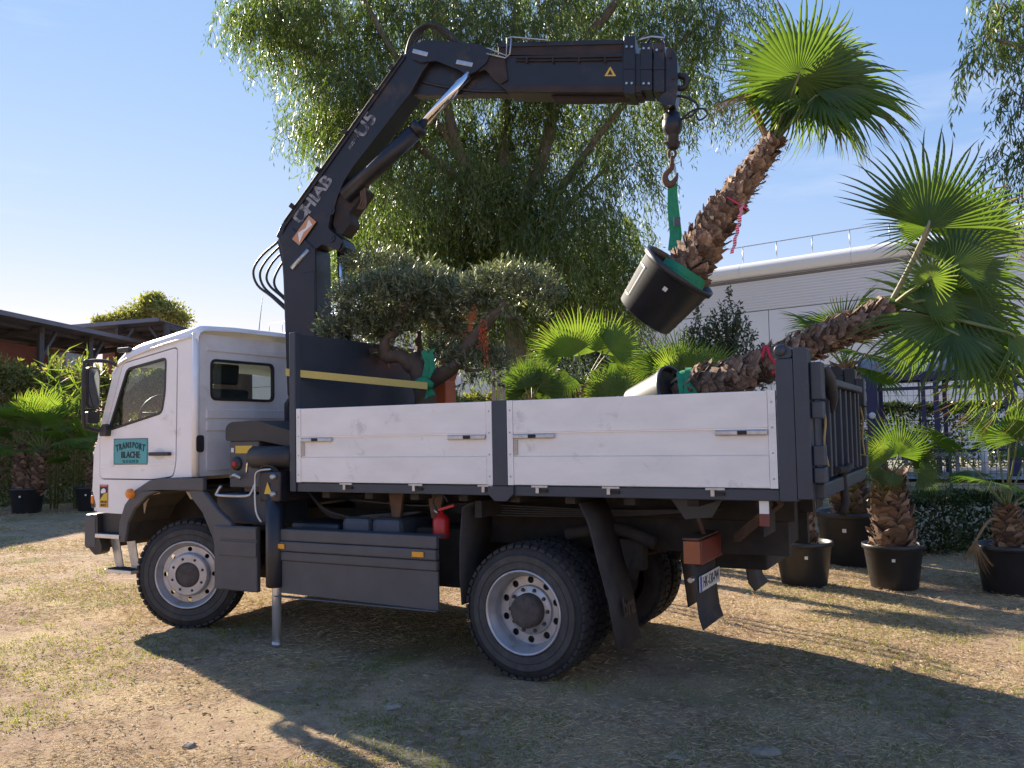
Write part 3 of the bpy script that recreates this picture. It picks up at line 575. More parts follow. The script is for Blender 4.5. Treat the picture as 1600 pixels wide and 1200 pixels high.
for yy, sg in ((0.0, 1), (far(0.0), -1)):
    dropside(-5.195, -3.248, yy, sg); dropside(-3.118, -1.146, yy, sg)
    for xh in (-4.72, -4.02, -3.38, -2.92, -2.36, -1.62):
        h = MB(); h.box(xh, xh+.13, yy-.006*sg, yy+.010*sg, 1.452, 1.466); h.box(xh+.035, xh+.06, yy-.006*sg, yy+.010*sg, 1.41, 1.453); h.build('hinge', 'galvanised', TRUCK)
        MB().box(xh+.062, xh+.125, yy-.005*sg, yy+.011*sg, 1.415, 1.437).build('hinge_pin', 'dark_under', TRUCK)
    p = MB(); p.plate([(-3.245, 1.46), (-3.245, 2.102), (-3.121, 2.102), (-3.121, 1.46)], (), 0.06, XZ(yy-.004*sg, sg)); po = p.build('stake_post', 'anthracite', TRUCK, bevel=0.006)
    MB().plate([(-3.29, 1.458), (-3.29, 1.40), (-3.235, 1.345), (-3.13, 1.345), (-3.07, 1.40), (-3.07, 1.458)], (), 0.07, XZ(yy-.008*sg, sg)).build('post_socket', 'anthracite', po, bevel=0.005)
    MB().box(-5.272, -5.204, yy-.004*sg, yy+.07*sg, 1.385, 2.768).build('front_post', 'anthracite', TRUCK, bevel=0.008)
MB().box(-5.262, -5.222, .075, far(.075), 1.47, 2.762).build('headboard', 'anthracite', TRUCK, bevel=0.006)
# ---- folded tail lift and rear posts
for yy, sg in ((0.0, 1), (far(0.0), -1)):
    pa = MB().plate([(-1.138, 1.385), (-1.030, 1.385), (-1.030, 2.30), (-1.138, 2.30)], (), 0.15, XZ(yy-.004*sg, sg)).build('rear_post', 'anthracite', TRUCK, bevel=0.006)
    MB().plate(round_poly([(-1.142, 2.303), (-1.034, 2.303), (-1.034, 2.36), (-1.075, 2.39), (-1.142, 2.39)], 0.02), (), 0.12, XZ(yy+.002*sg, sg)).build('post_head', 'anthracite', pa, bevel=0.006)
    MB().lathe([(0, -.02*sg), (.034, -.02*sg), (.038, -.012*sg), (.038, .05*sg)], (-1.105, yy, 2.352), 'Y', 16).build('pivot_pin', 'anthracite', pa)
    MB().plate([(-1.027, 1.40), (-.935, 1.40), (-.935, 2.345), (-.955, 2.365), (-1.027, 2.365)], (), 0.13, XZ(yy-.010*sg, sg)).build('tail_column', 'anthracite', TRUCK, bevel=0.006)
    for z0, z1, w_ in ((2.03, 2.27, .14), (1.91, 2.02, .12), (1.50, 1.60, .14), (1.61, 1.74, .12)):
        MB().box(-.932, -.862, yy+.03*sg, yy+(.03+w_)*sg, z0, z1).build('hinge_block', 'anthracite', TRUCK, bevel=0.008)
    for x1_ in (-.875,): MB().tube([(x1_-.02, yy+.20*sg, 2.02), (x1_, yy+.21*sg, 1.9), (x1_-.012, yy+.20*sg, 1.75), (x1_+.004, yy+.23*sg, 1.60)], 0.009, 6, curve=4).build('edge_strip', 'strip_tan', TRUCK)
for k, y0 in enumerate([0.42, 0.62, 0.95, 1.25, 1.52, 1.80, 2.02]):
    MB().box(-.925, -.875, y0, y0+.05, 1.52, 2.13).build('lift_rib', 'anthracite', TRUCK, bevel=0.006)
MB().box(-.965, -.926, .14, far(.14), 1.50, 2.14).build('lift_platform', 'anthracite', TRUCK, bevel=0.004)
MB().box(-.935, -.85, .40, far(.40), 2.135, 2.185).build('lift_top_rail', 'anthracite', TRUCK, bevel=0.01)
MB().box(-1.02, -.88, .12, far(.12), 1.395, 1.495).build('rear_beam', 'anthracite', TRUCK, bevel=0.01)
MB().tube([(-.86, .55, 1.56), (-.84, .9, 1.55), (-.86, 1.2, 1.56)], 0.025, 8).build('lift_cylinder', 'dark_under', TRUCK)
MB().tube([(-.90, 1.02, 1.55), (-.88, 1.05, 1.30), (-.90, 1.0, 1.22)], 0.03, 8).build('lift_bracket', 'dark_under', TRUCK)
cl = MB(); cl.tube([(-.88, .33, 2.26), (-.87, .38, 2.18), (-.86, .45, 2.05), (-.87, .47, 1.95)], [.02, .045, .04, .012], 10, curve=4); cl.build('black_cloth', 'black_plastic', TRUCK)
# ---- mudguards, flaps, rear lamp, plate
for yy, sg in ((0.0, 1), (far(0.0), -1)):
    def flap(x, y0, y1, pts, name, m):
        b = MB()
        for (xa, za, dy) in pts: b.v += [(xa, yy+(y0+dy)*sg, za), (xa, yy+(y1+dy)*sg, za)]
        n = len(pts); b.f += [(2*i, 2*i+1, 2*i+3, 2*i+2) for i in range(n-1)]; b.sm += [True]*(n-1)
        o = b.build(name, m, TRUCK); md = o.modifiers.new('solid', 'SOLIDIFY'); md.thickness = 0.012; return o
    fl = flap(0, .12, .60, [(-2.60, 1.33, 0), (-2.555, 1.24, 0), (-2.52, 1.15, 0), (-2.46, .90, 0), (-2.39, .62, .01), (-2.345, .28, .03)], 'mud_flap', 'flap_rubber')
    flap(0, .12, .60, [(-3.52, 1.32, 0), (-3.60, 1.28, 0), (-3.63, 1.0, 0), (-3.635, .75, 0), (-3.62, .52, 0)], 'mud_flap', 'flap_rubber')
    MB().box(-3.50, -3.44, .15 if sg > 0 else far(.55), .55 if sg > 0 else far(.15), 1.20, 1.33).build('flap_bracket', 'dark_under', TRUCK)
    if sg > 0: text('flap_letters', 'bra', 0.20, 'rust_steel', fl, ((-2.335, .40, .56), (0, 1, 0), (-0.12, 0, .99)), thick=0.001, sx=0.9, bold=0.004)
    xl = -1.80
    ln = MB().box(xl-.06, xl+.055, yy+(.30)*sg, yy+(.86)*sg, 0.905, 1.075).build('tail_lamp', 'lens_red', TRUCK, bevel=0.008)
    MB().box(xl-.075, xl+.045, yy+(.285)*sg, yy+(.298)*sg, 0.91, 1.07).build('lamp_side', 'lens_dusty', ln, bevel=0.005)
    MB().box(xl-.078, xl+.04, yy+(.28)*sg, yy+(.86)*sg, 1.078, 1.092).build('lamp_hood', 'rust_steel', ln)
    MB().tube([(-1.80, yy+.55*sg, 1.09), (-1.84, yy+.55*sg, 1.22), (-1.83, yy+.55*sg, 1.40)], 0.018, 6).build('lamp_bracket', 'rust_steel', ln)
    MB().plate([(-2.05, 1.384), (-1.62, 1.384), (-1.72, 1.22), (-1.92, 1.20)], (), 0.03, XZ(yy+.50*sg, sg)).build('lamp_gusset', 'anthracite', TRUCK)
    flap(0, .27, .78, [(-1.80, .90, 0), (-1.79, .70, 0), (-1.77, .55, -.01), (-1.73, .475, -.06)], 'mud_flap', 'flap_rubber')
    if sg > 0:
        pl = MB().plate(rect(.29, .81, .715, .825, .008), (), .006, YZ(-1.768)).build('number_plate', 'plate_white', TRUCK)
        MB().plate(rect(.293, .335, .718, .822), (), .001, YZ(-1.7615)).build('plate_band', 'plate_blue', pl)
        text('plate_letters', 'HK-130-PW', 0.105, 'ink', pl, ((-1.7612, .575, .770), (0, 1, 0), (0, 0, 1)), sx=0.78, bold=0.0015, thick=0.001)
    MB().box(-1.28, -1.22, yy+.04*sg, yy+.055*sg, 1.22, 1.385).build('side_marker', 'plate_white', TRUCK)
    MB().box(-1.2815, -1.2185, yy+.0385*sg, yy+.05*sg, 1.22, 1.30).build('side_marker', 'lens_red', TRUCK)
    MB().box(-1.26, -1.255, yy+.05*sg, yy+.4*sg, 1.15, 1.36).build('marker_bracket', 'dark_under', TRUCK)
MB().box(-1.95, -1.50, 1.25, 1.95, 0.74, 1.20).build('lift_power_pack', 'dark_under', TRUCK, bevel=0.02)
MB().tube([(-2.05, 1.0, .67), (-2.05, 2.3, .67)], 0.022, 8).build('under_run_bar', 'aluminium_clean', TRUCK)
MB().bar((-1.2, .3, 1.36), (-1.6, .7, 1.05), .05).build('tail_strut', 'rust_steel', TRUCK)
# ---- stabiliser leg and crane control console
jk = MB(); jk.lathe([(0.0, .555), (.075, .555), (.084, .57), (.084, 1.46), (0.0, 1.46)], (-5.46, 0.02, 0), 'Z', 20); jk = jk.build('stabiliser_leg', 'crane_paint', TRUCK)
MB().lathe([(0, .085), (.04, .085), (.041, .56)], (-5.447, 0.02, 0), 'Z', 18).build('stabiliser_rod', 'aluminium_clean', jk)
MB().lathe([(0, .040), (.045, .040), (.045, .088), (0.0, .09)], (-5.447, 0.02, 0), 'Z', 18).build('stabiliser_foot', 'galvanised', jk)
MB().box(-5.58, -5.33, -.06, .35, 1.30, 1.56).build('stabiliser_head', 'crane_paint', TRUCK, bevel=0.015)
for z in (1.365, 1.515): MB().lathe([(0, -.09), (.022, -.088), (.026, -.06)], (-5.40, 0.0, z), 'Y', 10).build('head_bolt', 'galvanised', jk)
MB().plate([(-5.51, 1.365), (-5.42, 1.365), (-5.47, 1.47)], (), 0.002, XZ(-.062, -1)).build('warning_triangle', 'sticker_yellow', jk)
MB().box(-5.60, -5.30, .35, 2.15, 1.32, 1.54).build('stabiliser_beam', 'crane_paint', TRUCK, bevel=0.01)
fj = MB().lathe([(0.0, .855), (.084, .855), (.084, 1.46), (0.0, 1.46)], (-5.46, far(.02), 0), 'Z', 18).build('stabiliser_leg', 'crane_paint', TRUCK)
hood = MB().plate(round_poly([(-6.18, 1.83), (-6.18, 1.96), (-6.12, 2.005), (-5.80, 2.015), (-5.33, 1.90), (-5.33, 1.76), (-5.75, 1.83)], 0.03), (), 0.55, XZ(.13)).build('console_hood', 'black_plastic', TRUCK, bevel=0.015)
MB().box(-6.15, -5.78, .15, .66, 1.40, 1.83).build('control_console', 'grey_plastic', TRUCK, bevel=0.012)
MB().box(-6.07, -5.86, .1455, .149, 1.715, 1.785).build('console_label', 'sticker_yellow', hood)
MB().box(-6.125, -6.09, .1455, .149, 1.725, 1.765).build('console_label', 'label_white', hood)
MB().lathe([(0, .115), (.04, .118), (.06, .13), (.065, .15)], (-6.05, 0, 1.62), 'Y', 18).build('gauge', 'black_plastic', hood)
MB().lathe([(0, .10), (.025, .102), (.028, .115)], (-6.05, 0, 1.62), 'Y', 14).build('stop_button', 'red_paint', hood)
MB().box(-5.93, -5.80, .145, .149, 1.60, 1.69).build('console_recess', 'dark_under', hood)
MB().tube([(-6.08, .10, 1.50), (-6.02, .09, 1.52), (-5.95, .10, 1.49)], 0.018, 8).build('console_lever', 'galvanised', hood)
oc = MB().lathe([(0, 0), (.085, 0), (.10, .015), (.10, .50), (0, .50)], (-5.78, .08, 1.68), 'X', 22).build('oil_canister', 'black_plastic', TRUCK)
MB().tube([(-5.77, .06, 1.70), (-5.82, .05, 1.62), (-5.84, .06, 1.54)], 0.012, 6, curve=3).build('canister_lever', 'chrome', oc)
MB().box(-6.0, -5.74, .18, .60, 1.36, 1.56).build('valve_block', 'rust_steel', TRUCK, bevel=0.015)
MB().box(-5.70, -5.35, .10, .5, 1.545, 1.67).build('valve_block', 'dark_under', TRUCK, bevel=0.015)
for x0 in (-5.93, -5.88): MB().box(x0, x0+.03, .170, .178, 1.42, 1.50).build('valve_label', 'sticker_yellow', TRUCK)
MB().tube([(-6.15, .05, 1.42), (-6.19, .04, 1.36), (-6.16, .03, 1.335), (-5.82, .03, 1.335), (-5.76, .04, 1.37), (-5.74, .06, 1.44)], 0.014, 8, curve=4).build('grab_rail', 'galvanised', TRUCK)
MB().tube([(-5.44, -.05, 1.58), (-5.57, -.08, 1.56), (-5.60, -.08, 1.46), (-5.58, -.09, 1.22), (-5.53, -.075, 1.12)], 0.010, 6, curve=4).build('hydraulic_pipe', 'galvanised', jk)
for k in range(3): MB().tube([(-5.70+.05*k, .12, 1.45), (-5.62, .03+.02*k, 1.60-.03*k), (-5.45, .02, 1.58-.02*k), (-5.36, .06, 1.44)], 0.011, 6, curve=4).build('hydraulic_hose', 'black_plastic', TRUCK)
# ---- crane
def CP(wd, m=None): return lambda s, z, t: crane(s, wd+t, z)
def cpoly(*pp): return [atP(x, y) for x, y in pp]
MB().box(-6.5, -5.72, .75, 1.75, 1.18, 1.62).build('crane_base', 'crane_paint', TRUCK, bevel=0.03)
mast = MB(); mast.plate(cpoly((462, 620), (455, 440), (452, 395), (446, 378), (470, 360), (505, 392), (506, 440), (506, 620)), (), 0.34, CP(-.17)); mast = mast.build('crane_mast', 'crane_paint', TRUCK, bevel=0.02)
MB().plate(cpoly((487, 620), (486, 432), (507, 428), (507, 620)), (), 0.03, CP(-.205)).build('mast_rib', 'crane_paint', mast, bevel=0.01)
MB().lathe([(0, 1.6), (.26, 1.6), (.26, 2.2), (.22, 2.26), (0.2, 2.62)], (CA.x, CA.y, 0), 'Z', 24).build('slew_column', 'crane_paint', TRUCK)
boom_px = [(444, 374), (452, 356), (638, 95), (652, 80), (678, 78), (684, 98), (668, 120), (650, 152), (560, 268), (546, 290), (538, 310), (527, 345), (524, 362), (532, 368), (545, 378), (548, 390), (540, 398), (530, 392), (516, 386), (500, 392), (486, 410), (470, 425), (456, 422), (450, 395)]
boom = MB().plate(cpoly(*boom_px), (), 0.27, CP(-.135)).build('crane_boom', 'crane_paint', TRUCK, bevel=0.012)
MB().plate(cpoly((444, 374), (452, 356), (638, 95), (643, 98), (457, 360), (450, 380)), (), 0.31, CP(-.155)).build('boom_flange', 'crane_paint', boom, bevel=0.005)
MB().plate(round_poly(cpoly((446, 382), (462, 360), (496, 346), (530, 330), (524, 362), (546, 380), (541, 396), (514, 386), (482, 412), (468, 430), (455, 425), (449, 398)), .03), (), 0.02, CP(-.158)).build('boom_cheek_plate', 'crane_paint', boom, bevel=0.006)
for p in ((529, 335), (529, 377)):
    s, z = atP(*p); b = MB(); b.tube([crane(s, -.163, z), crane(s, -.17, z)], .045, 16); b.build('pin_boss', 'crane_paint', boom); MB().tube([crane(s, -.168, z), crane(s, -.176, z)], .022, 12).build('pin_hole', 'ink', boom)
a = crane(*((lambda q: (q[0], -.17, q[1]))(atP(470, 424)))); b = crane(*((lambda q: (q[0], -.17, q[1]))(atP(495, 395))))
MB().tube([a, b], [.028, .022], 10).build('boom_link', 'galvanised', boom)
def at_boom(px, py, wd): s, z = atP(px, py); return crane(s, wd, z)
# boom lettering and labels follow the boom's slope
p0 = at_boom(452, 356, -.16); p1 = at_boom(638, 95, -.16); bu = (p1-p0).normalized(); bn = Vector((CN.x, CN.y, 0)); bup = (-bn).cross(bu).normalized()
if bup.z < 0: bup = -bup
bup = bup if bup.x < 0 else -bup
c0 = at_boom(506, 309, -.139); text('boom_letters', 'HIAB', 0.185, 'letter_white', boom, (c0, bu, bup), sx=1.05, bold=0.006)
c1 = at_boom(480, 340, -.1395); 
def local_plate(c, pts, t=0.003): 
    m = MB(); m.plate(pts, (), t, lambda u, v, w_: c+bu*u+bup*v-bn*w_); return m
local_plate(c1, rect(-.08, .08, -.07, .07, .02)).build('boom_emblem', 'letter_white', boom)
local_plate(c1-bn*.0035, [(-.05, -.04), (.0, -.055), (.055, -.02), (.03, .045), (-.02, .02), (-.045, .04)], .001).build('emblem_figure', 'crane_paint', boom)
c2 = at_boom(489, 366, -.18); lb = local_plate(c2, rect(-.15, .15, -.055, .055), .003).build('load_label', 'sticker_orange', boom)
local_plate(c2-bn*.0035, [(-.13, -.04), (-.02, -.01), (.10, -.04), (.12, .03), (.03, .0), (-.06, .04)], .001).build('label_figure', 'plate_white', lb)
c3 = at_boom(576, 208, -.139); text('boom_letters', 'U5', 0.22, 'letter_white', boom, (c3+bu*.05, bu, bup), sx=1.0, bold=0.006)
text('boom_letters', 'auto-nc', 0.07, 'letter_white', boom, (c3-bu*.14, bu, bup), sx=1.0)
# lift cylinder beside the mast
l0 = at_boom(541, 520, -.02); l1 = at_boom(540, 490, -.02); l2 = at_boom(534, 388, -.02)
MB().tube([at_boom(545, 640, -.02), l1], .075, 14).build('lift_cylinder', 'crane_paint', TRUCK)
MB().tube([l1, l2], .045, 14).build('cylinder_rod', 'chrome', TRUCK)
# jib cylinder
k0 = at_boom(548, 312, -.12); k1 = at_boom(662, 206, -.12); k2 = at_boom(740, 122, -.12)
jc = MB().tube([k0, k1], [.085, .085], 16).build('jib_cylinder', 'crane_paint', TRUCK)
MB().tube([k1-(k1-k0).normalized()*.05, k1+(k1-k0).normalized()*.03], .093, 16).build('cylinder_collar', 'crane_paint', jc)
MB().tube([k1, k2], .048, 16).build('cylinder_rod', 'chrome', jc)
MB().plate(round_poly(cpoly((536, 306), (556, 284), (580, 300), (566, 320), (552, 338), (556, 352), (540, 372), (528, 356)), .03), (), 0.22, CP(-.11)).build('cylinder_yoke', 'crane_rust', TRUCK, bevel=0.012)
for k in range(3): MB().tube([at_boom(566+2*k, 330, -.10), at_boom(574+3*k, 318+4*k, -.13), at_boom(572+3*k, 300, -.13), at_boom(575, 285, -.10)], .012, 6, curve=4).build('hydraulic_hose', 'rust_steel', jc)
# jib
jib = MB().plate(cpoly((770, 96), (1006, 92), (1006, 154), (800, 152), (770, 126)), (), 0.25, CP(-.125)).plate(cpoly((655, 112), (690, 88), (778, 96), (810, 151), (640, 152)), (), 0.12, CP(-.06)).build('crane_jib', 'crane_paint', TRUCK, bevel=0.012)
MB().plate(round_poly(cpoly((650, 84), (672, 73), (730, 77), (762, 81), (775, 92), (768, 108), (752, 122), (738, 127), (726, 119), (690, 105), (668, 108), (653, 102)), .02), (), 0.03, CP(-.165)).build('knuckle_plate', 'crane_paint', jib, bevel=0.008)
MB().plate(round_poly(cpoly((650, 84), (672, 73), (730, 77), (762, 81), (775, 92), (768, 108), (752, 122), (738, 127), (726, 119), (690, 105), (668, 108), (653, 102)), .02), (), 0.03, CP(.135)).build('knuckle_plate', 'crane_paint', jib, bevel=0.008)
MB().plate(cpoly((760, 92), (795, 96), (800, 134), (788, 140), (765, 118), (752, 121)), (), 0.02, CP(-.147)).build('jib_gusset', 'crane_rust', jib, bevel=0.006)
MB().plate(cpoly((800, 142), (1006, 142), (1006, 153), (800, 152)), (), 0.012, CP(-.139)).build('jib_lower_flange', 'crane_rust', jib, bevel=0.004)
for (x0, y0), (x1, y1) in (((655, 90), (678, 96)), ((722, 107), (747, 112))):
    A_ = at_boom(x0, y0, -.168); B_ = at_boom(x1, y1, -.168); MB().bar(A_, B_, .012, .045).build('pin_lock', 'galvanised', jib, bevel=0.006)
MB().plate(cpoly((782, 74), (988, 69), (988, 93), (782, 93)), (), 0.20, CP(-.10)).build('extension_cylinder', 'crane_rust', jib, bevel=0.02)
MB().plate(cpoly((782, 74), (988, 69), (988, 76), (782, 81)), (), 0.012, CP(-.114)).build('extension_cover', 'crane_paint', jib, bevel=0.004)
for i, (x0, x1, y0, y1, hw) in enumerate(((978, 996, 66, 156, .150), (1004, 1022, 76, 150, .142), (1024, 1041, 76, 152, .134))):
    c = MB().plate(cpoly((x0, y0), (x1, y0), (x1, y1), (x0, y1)), (), 2*hw, CP(-hw)).build('jib_collar', 'crane_paint', jib, bevel=0.012)
    MB().plate(cpoly((x0, 112), (x1, 112), (x1, 118), (x0, 118)), (), 0.008, CP(-hw-.008)).build('collar_rib', 'crane_paint', c, bevel=0.003)
MB().plate(cpoly((990, 98), (1046, 98), (1046, 148), (990, 148)), (), 0.20, CP(-.10)).build('jib_extension', 'crane_paint', jib, bevel=0.01)
hd = MB().plate(round_poly(cpoly((1043, 84), (1053, 82), (1060, 98), (1061, 142), (1057, 172), (1036, 170), (1032, 158), (1043, 150)), .02), (), 0.24, CP(-.12)).build('jib_head', 'crane_paint', jib, bevel=0.01)
MB().plate(cpoly((862, 152), (1008, 150), (1008, 154), (940, 160), (868, 161)), (), 0.10, CP(-.05)).build('jib_under_rail', 'crane_rust', jib, bevel=0.006)
wt = cpoly((948, 127), (966, 127), (957, 112)); MB().plate(wt, (), 0.003, CP(-.1275)).build('warning_triangle', 'sticker_yellow', jib)
wt = cpoly((953, 125), (961, 125), (957, 117)); MB().plate(wt, (), 0.001, CP(-.1290)).build('triangle_figure', 'ink', jib)
MB().plate(cpoly((988, 112), (994, 112), (994, 116), (988, 116)), (), .002, CP(-.153)).build('jib_label', 'label_white', jib)
def cline(pts, wd, r, name, m, par, n=6, cv=4): return MB().tube([at_boom(x, y, wd) for x, y in pts], r, n, curve=cv).build(name, m, par)
cline([(722, 79), (772, 86), (798, 97), (799, 70), (806, 68), (860, 73)], -.15, .008, 'hydraulic_pipe', 'galvanised', jib, cv=1)
cline([(768, 94), (797, 101), (804, 95), (806, 70)], -.16, .008, 'hydraulic_pipe', 'galvanised', jib, cv=1)
cline([(1000, 72), (1020, 66), (1040, 68)], -.12, .010, 'hydraulic_pipe', 'galvanised', jib, cv=2)
for k in range(4): cline([(640-2*k, 112), (642, 84-3*k), (652+k, 58-4*k), (674, 44-1.5*k), (700, 52+2*k), (722, 72+k), (740, 84)], -.10+.05*k, .014, 'hydraulic_hose', 'black_plastic', jib)
for k in range(2): cline([(650, 95), (653, 72+3*k), (664, 62+3*k), (674, 70+2*k)], -.08+.06*k, .012, 'hydraulic_hose', 'black_plastic', jib)
hs = [[(446, 380), (420, 402), (406, 425), (412, 448), (434, 466), (460, 490)], [(446, 384), (424, 406), (412, 428), (418, 450), (440, 470), (458, 486)], [(450, 388), (428, 410), (418, 432), (424, 448), (442, 464), (456, 480)], [(452, 392), (436, 414), (426, 436), (430, 452), (446, 466), (458, 472)], [(456, 420), (444, 424), (440, 438), (446, 455), (456, 465)], [(446, 460), (448, 485), (456, 505), (464, 520)]]
for k, h in enumerate(hs): cline(h, -.12+.05*k, .0135 if k < 5 else .006, 'hydraulic_hose', 'black_plastic', mast)
cline([(1060, 118), (1072, 122), (1070, 136), (1060, 138)], 0, .03, 'hose_reel', 'black_plastic', hd)
# rotator and hook
def rot(profile, name, m, par=None): 
    s, z = atP(1050, 175); c = crane(s, 0, 0); return MB().lathe([(r, h) for r, h in profile], (c.x, c.y, 0), 'Z', 18).build(name, m, par or TRUCK)
zz = lambda y: atP(1050, y)[1]
r1 = rot([(0, zz(170)), (.035, zz(170)), (.035, zz(178)), (.075, zz(178)), (.078, zz(186)), (.092, zz(188)), (.095, zz(199)), (.085, zz(205)), (.06, zz(211)), (.055, zz(213)), (.055, zz(231)), (.03, zz(234)), (0, zz(236))], 'rotator', 'crane_paint')
MB().tube([at_boom(1037, 223, 0), at_boom(1063, 223, 0)], .018, 8).build('rotator_pin', 'rust_steel', r1)
ch = MB(); 
for k, y in enumerate((240, 252)):
    s, z = atP(1050, y); c = crane(s, 0, z); e1 = CUU if k % 2 == 0 else CN
    ch.tube([c+e1*(.032*math.cos(t))+Vector((0, 0, .042*math.sin(t))) for t in [2*PI*i/12 for i in range(13)]], .014, 6)
ch.build('chain_link', 'rust_steel', r1)
hk = MB().tube([at_boom(x, y, 0) for x, y in ((1050, 256), (1049, 263), (1044, 268), (1039, 275), (1040, 283), (1045, 288), (1051, 286), (1056, 279), (1059, 270))], [.03, .026, .028, .032, .034, .034, .030, .022, .006], 8, curve=3).build('hook', 'rust_steel', TRUCK)
MB().bar(at_boom(1053, 258, 0), at_boom(1056, 272, 0), .014, .02).build('hook_latch', 'galvanised', hk)
cline([(1058, 150), (1075, 153), (1090, 165), (1082, 180), (1064, 186)], .0, .012, 'hydraulic_hose', 'black_plastic', r1)
cline([(1064, 186), (1080, 172), (1098, 168), (1104, 178), (1092, 186), (1086, 176)], .03, .010, 'hydraulic_hose', 'black_plastic', r1)
# ---- fire extinguisher behind the skirt
fx = tag(MB().lathe([(0, 1.02), (.065, 1.02), (.07, 1.04), (.07, 1.165), (.05, 1.20), (.02, 1.215), (.02, 1.24), (0, 1.24)], (-3.86, .22, 0), 'Z', 18).build('fire_extinguisher', 'red_paint'), 'small red fire extinguisher behind the truck side skirt', 'extinguisher')
MB().bar((-3.87, .20, 1.245), (-3.72, .20, 1.285), .03, .02).build('lever', 'red_paint', fx)
MB().tube([(-3.87, .20, 1.23), (-3.91, .18, 1.30), (-3.88, .17, 1.36), (-3.80, .17, 1.36), (-3.77, .18, 1.31)], .008, 6, curve=4).build('hose', 'black_plastic', fx)
MB().tube([(-3.90, .18, 1.25), (-3.87, .18, 1.22)], .012, 6).build('gauge', 'galvanised', fx)

# pipe runs, clamps and bolts on the crane; lines under the bed
for k in range(3):
    cline([(456+3*k, 352), (520+3*k, 262), (590+3*k, 164), (640+2*k, 94)], -.10+.05*k-.06, .009, 'hydraulic_pipe', 'crane_rust', boom, cv=1)
for (x, y) in ((470, 334), (510, 278), (552, 220), (596, 158), (622, 122)):
    A_ = at_boom(x-3, y-3, -.17); MB().bar(A_, A_+bu*.05, .02, .05).build('pipe_clamp', 'crane_rust', boom, bevel=.004)
for k in range(2): cline([(812, 99+5*k), (880, 98.5+5*k), (975, 97.5+5*k)], -.137, .008, 'hydraulic_pipe', 'crane_rust', jib, cv=1)
for (x, y) in ((830, 100), (870, 100), (910, 99), (950, 99)): A_ = at_boom(x, y, -.142); MB().bar(A_, A_+Vector((0, 0, -.05)), .03, .012).build('pipe_clamp', 'crane_rust', jib)
for (x, y) in ((983, 84), (991, 84), (983, 140), (991, 140), (1009, 86), (1017, 86), (1009, 140), (1017, 140), (1029, 88), (1036, 88), (1050, 98), (1054, 130)):
    A_ = at_boom(x, y, -.152 if x < 1000 else -.144 if x < 1022 else -.136 if x < 1040 else -.122); MB().tube([A_, A_-CN*.012], .012, 6).build('bolt', 'galvanised' if (x % 2) else 'crane_rust', jib)
cline([(664, 132), (700, 140), (748, 146), (800, 147)], -.075, .012, 'hydraulic_hose', 'black_plastic', jib)
cline([(1010, 70), (1022, 58), (1036, 60), (1042, 74)], -.02, .012, 'hydraulic_hose', 'black_plastic', jib)
cline([(1002, 70), (1012, 62), (1028, 66), (1040, 76)], -.08, .012, 'hydraulic_hose', 'black_plastic', jib)
for k in range(5): MB().tube([(-4.9, .34+.03*k, 1.30-.012*k), (-4.2, .36+.03*k, 1.26), (-3.7, .42, 1.28-.02*k), (-2.6, .62, 1.24-.012*k), (-1.7, .70, 1.26)], .011, 6, curve=5).build('air_line', 'black_plastic', TRUCK)
for x0 in (-4.45, -4.05): MB().plate([(x0, 1.38), (x0+.16, 1.38), (x0+.12, 1.16), (x0+.04, 1.16)], (), .03, XZ(.30)).build('frame_bracket', 'rust_steel', TRUCK, bevel=.004)
MB().tube([(-2.9, .55, 1.05), (-2.5, .60, 1.10), (-2.2, .62, 1.0)], .05, 10, curve=4).build('brake_chamber', 'dark_under', TRUCK)
# ================================================================== plants: generators
RNG = np.random.default_rng(11)
def norm(a): return a/np.maximum(np.linalg.norm(a, axis=1, keepdims=True), 1e-9)
def raw_mesh(name, V, F, m, mi=None):
    """fast mesh from vertex array and an (n,4) face array"""
    me = bpy.data.meshes.new(name); n = len(F)
    me.vertices.add(len(V)); me.vertices.foreach_set('co', np.asarray(V, np.float32).ravel())
    me.loops.add(4*n); me.loops.foreach_set('vertex_index', np.asarray(F, np.int32).ravel())
    me.polygons.add(n); me.polygons.foreach_set('loop_start', np.arange(0, 4*n, 4, dtype=np.int32))
    try: me.polygons.foreach_set('loop_total', np.full(n, 4, np.int32))
    except Exception: pass
    for q in (m if isinstance(m, (list, tuple)) else [m]): me.materials.append(MATS[q])
    if mi is not None: me.polygons.foreach_set('material_index', np.asarray(mi, np.int32))
    me.update(calc_edges=True); me.validate(); return me
def leaves(P, D, Ln, W, name, m, curl=0.0, mi=None):
    """diamond leaves: base P, direction D, length Ln, width W"""
    n = len(P); D = norm(D); rnd = RNG.normal(size=(n, 3)); Sd = norm(np.cross(D, rnd)); N = np.cross(D, Sd)
    Ln = np.broadcast_to(np.asarray(Ln, float).reshape(-1, 1), (n, 1)); W = np.broadcast_to(np.asarray(W, float).reshape(-1, 1), (n, 1))
    mid = P + D*Ln*0.45; V = np.empty((n, 4, 3)); V[:, 0] = P; V[:, 1] = mid+Sd*W/2; V[:, 2] = P+D*Ln+N*Ln*curl; V[:, 3] = mid-Sd*W/2
    return raw_mesh(name, V.reshape(-1, 3), np.arange(4*n).reshape(n, 4), m, mi)
def meshobj(name, me, parent=None, **k):
    o = bpy.data.objects.new(name, me); link(o, parent)
    for a, b in k.items(): o[a] = b
    return o
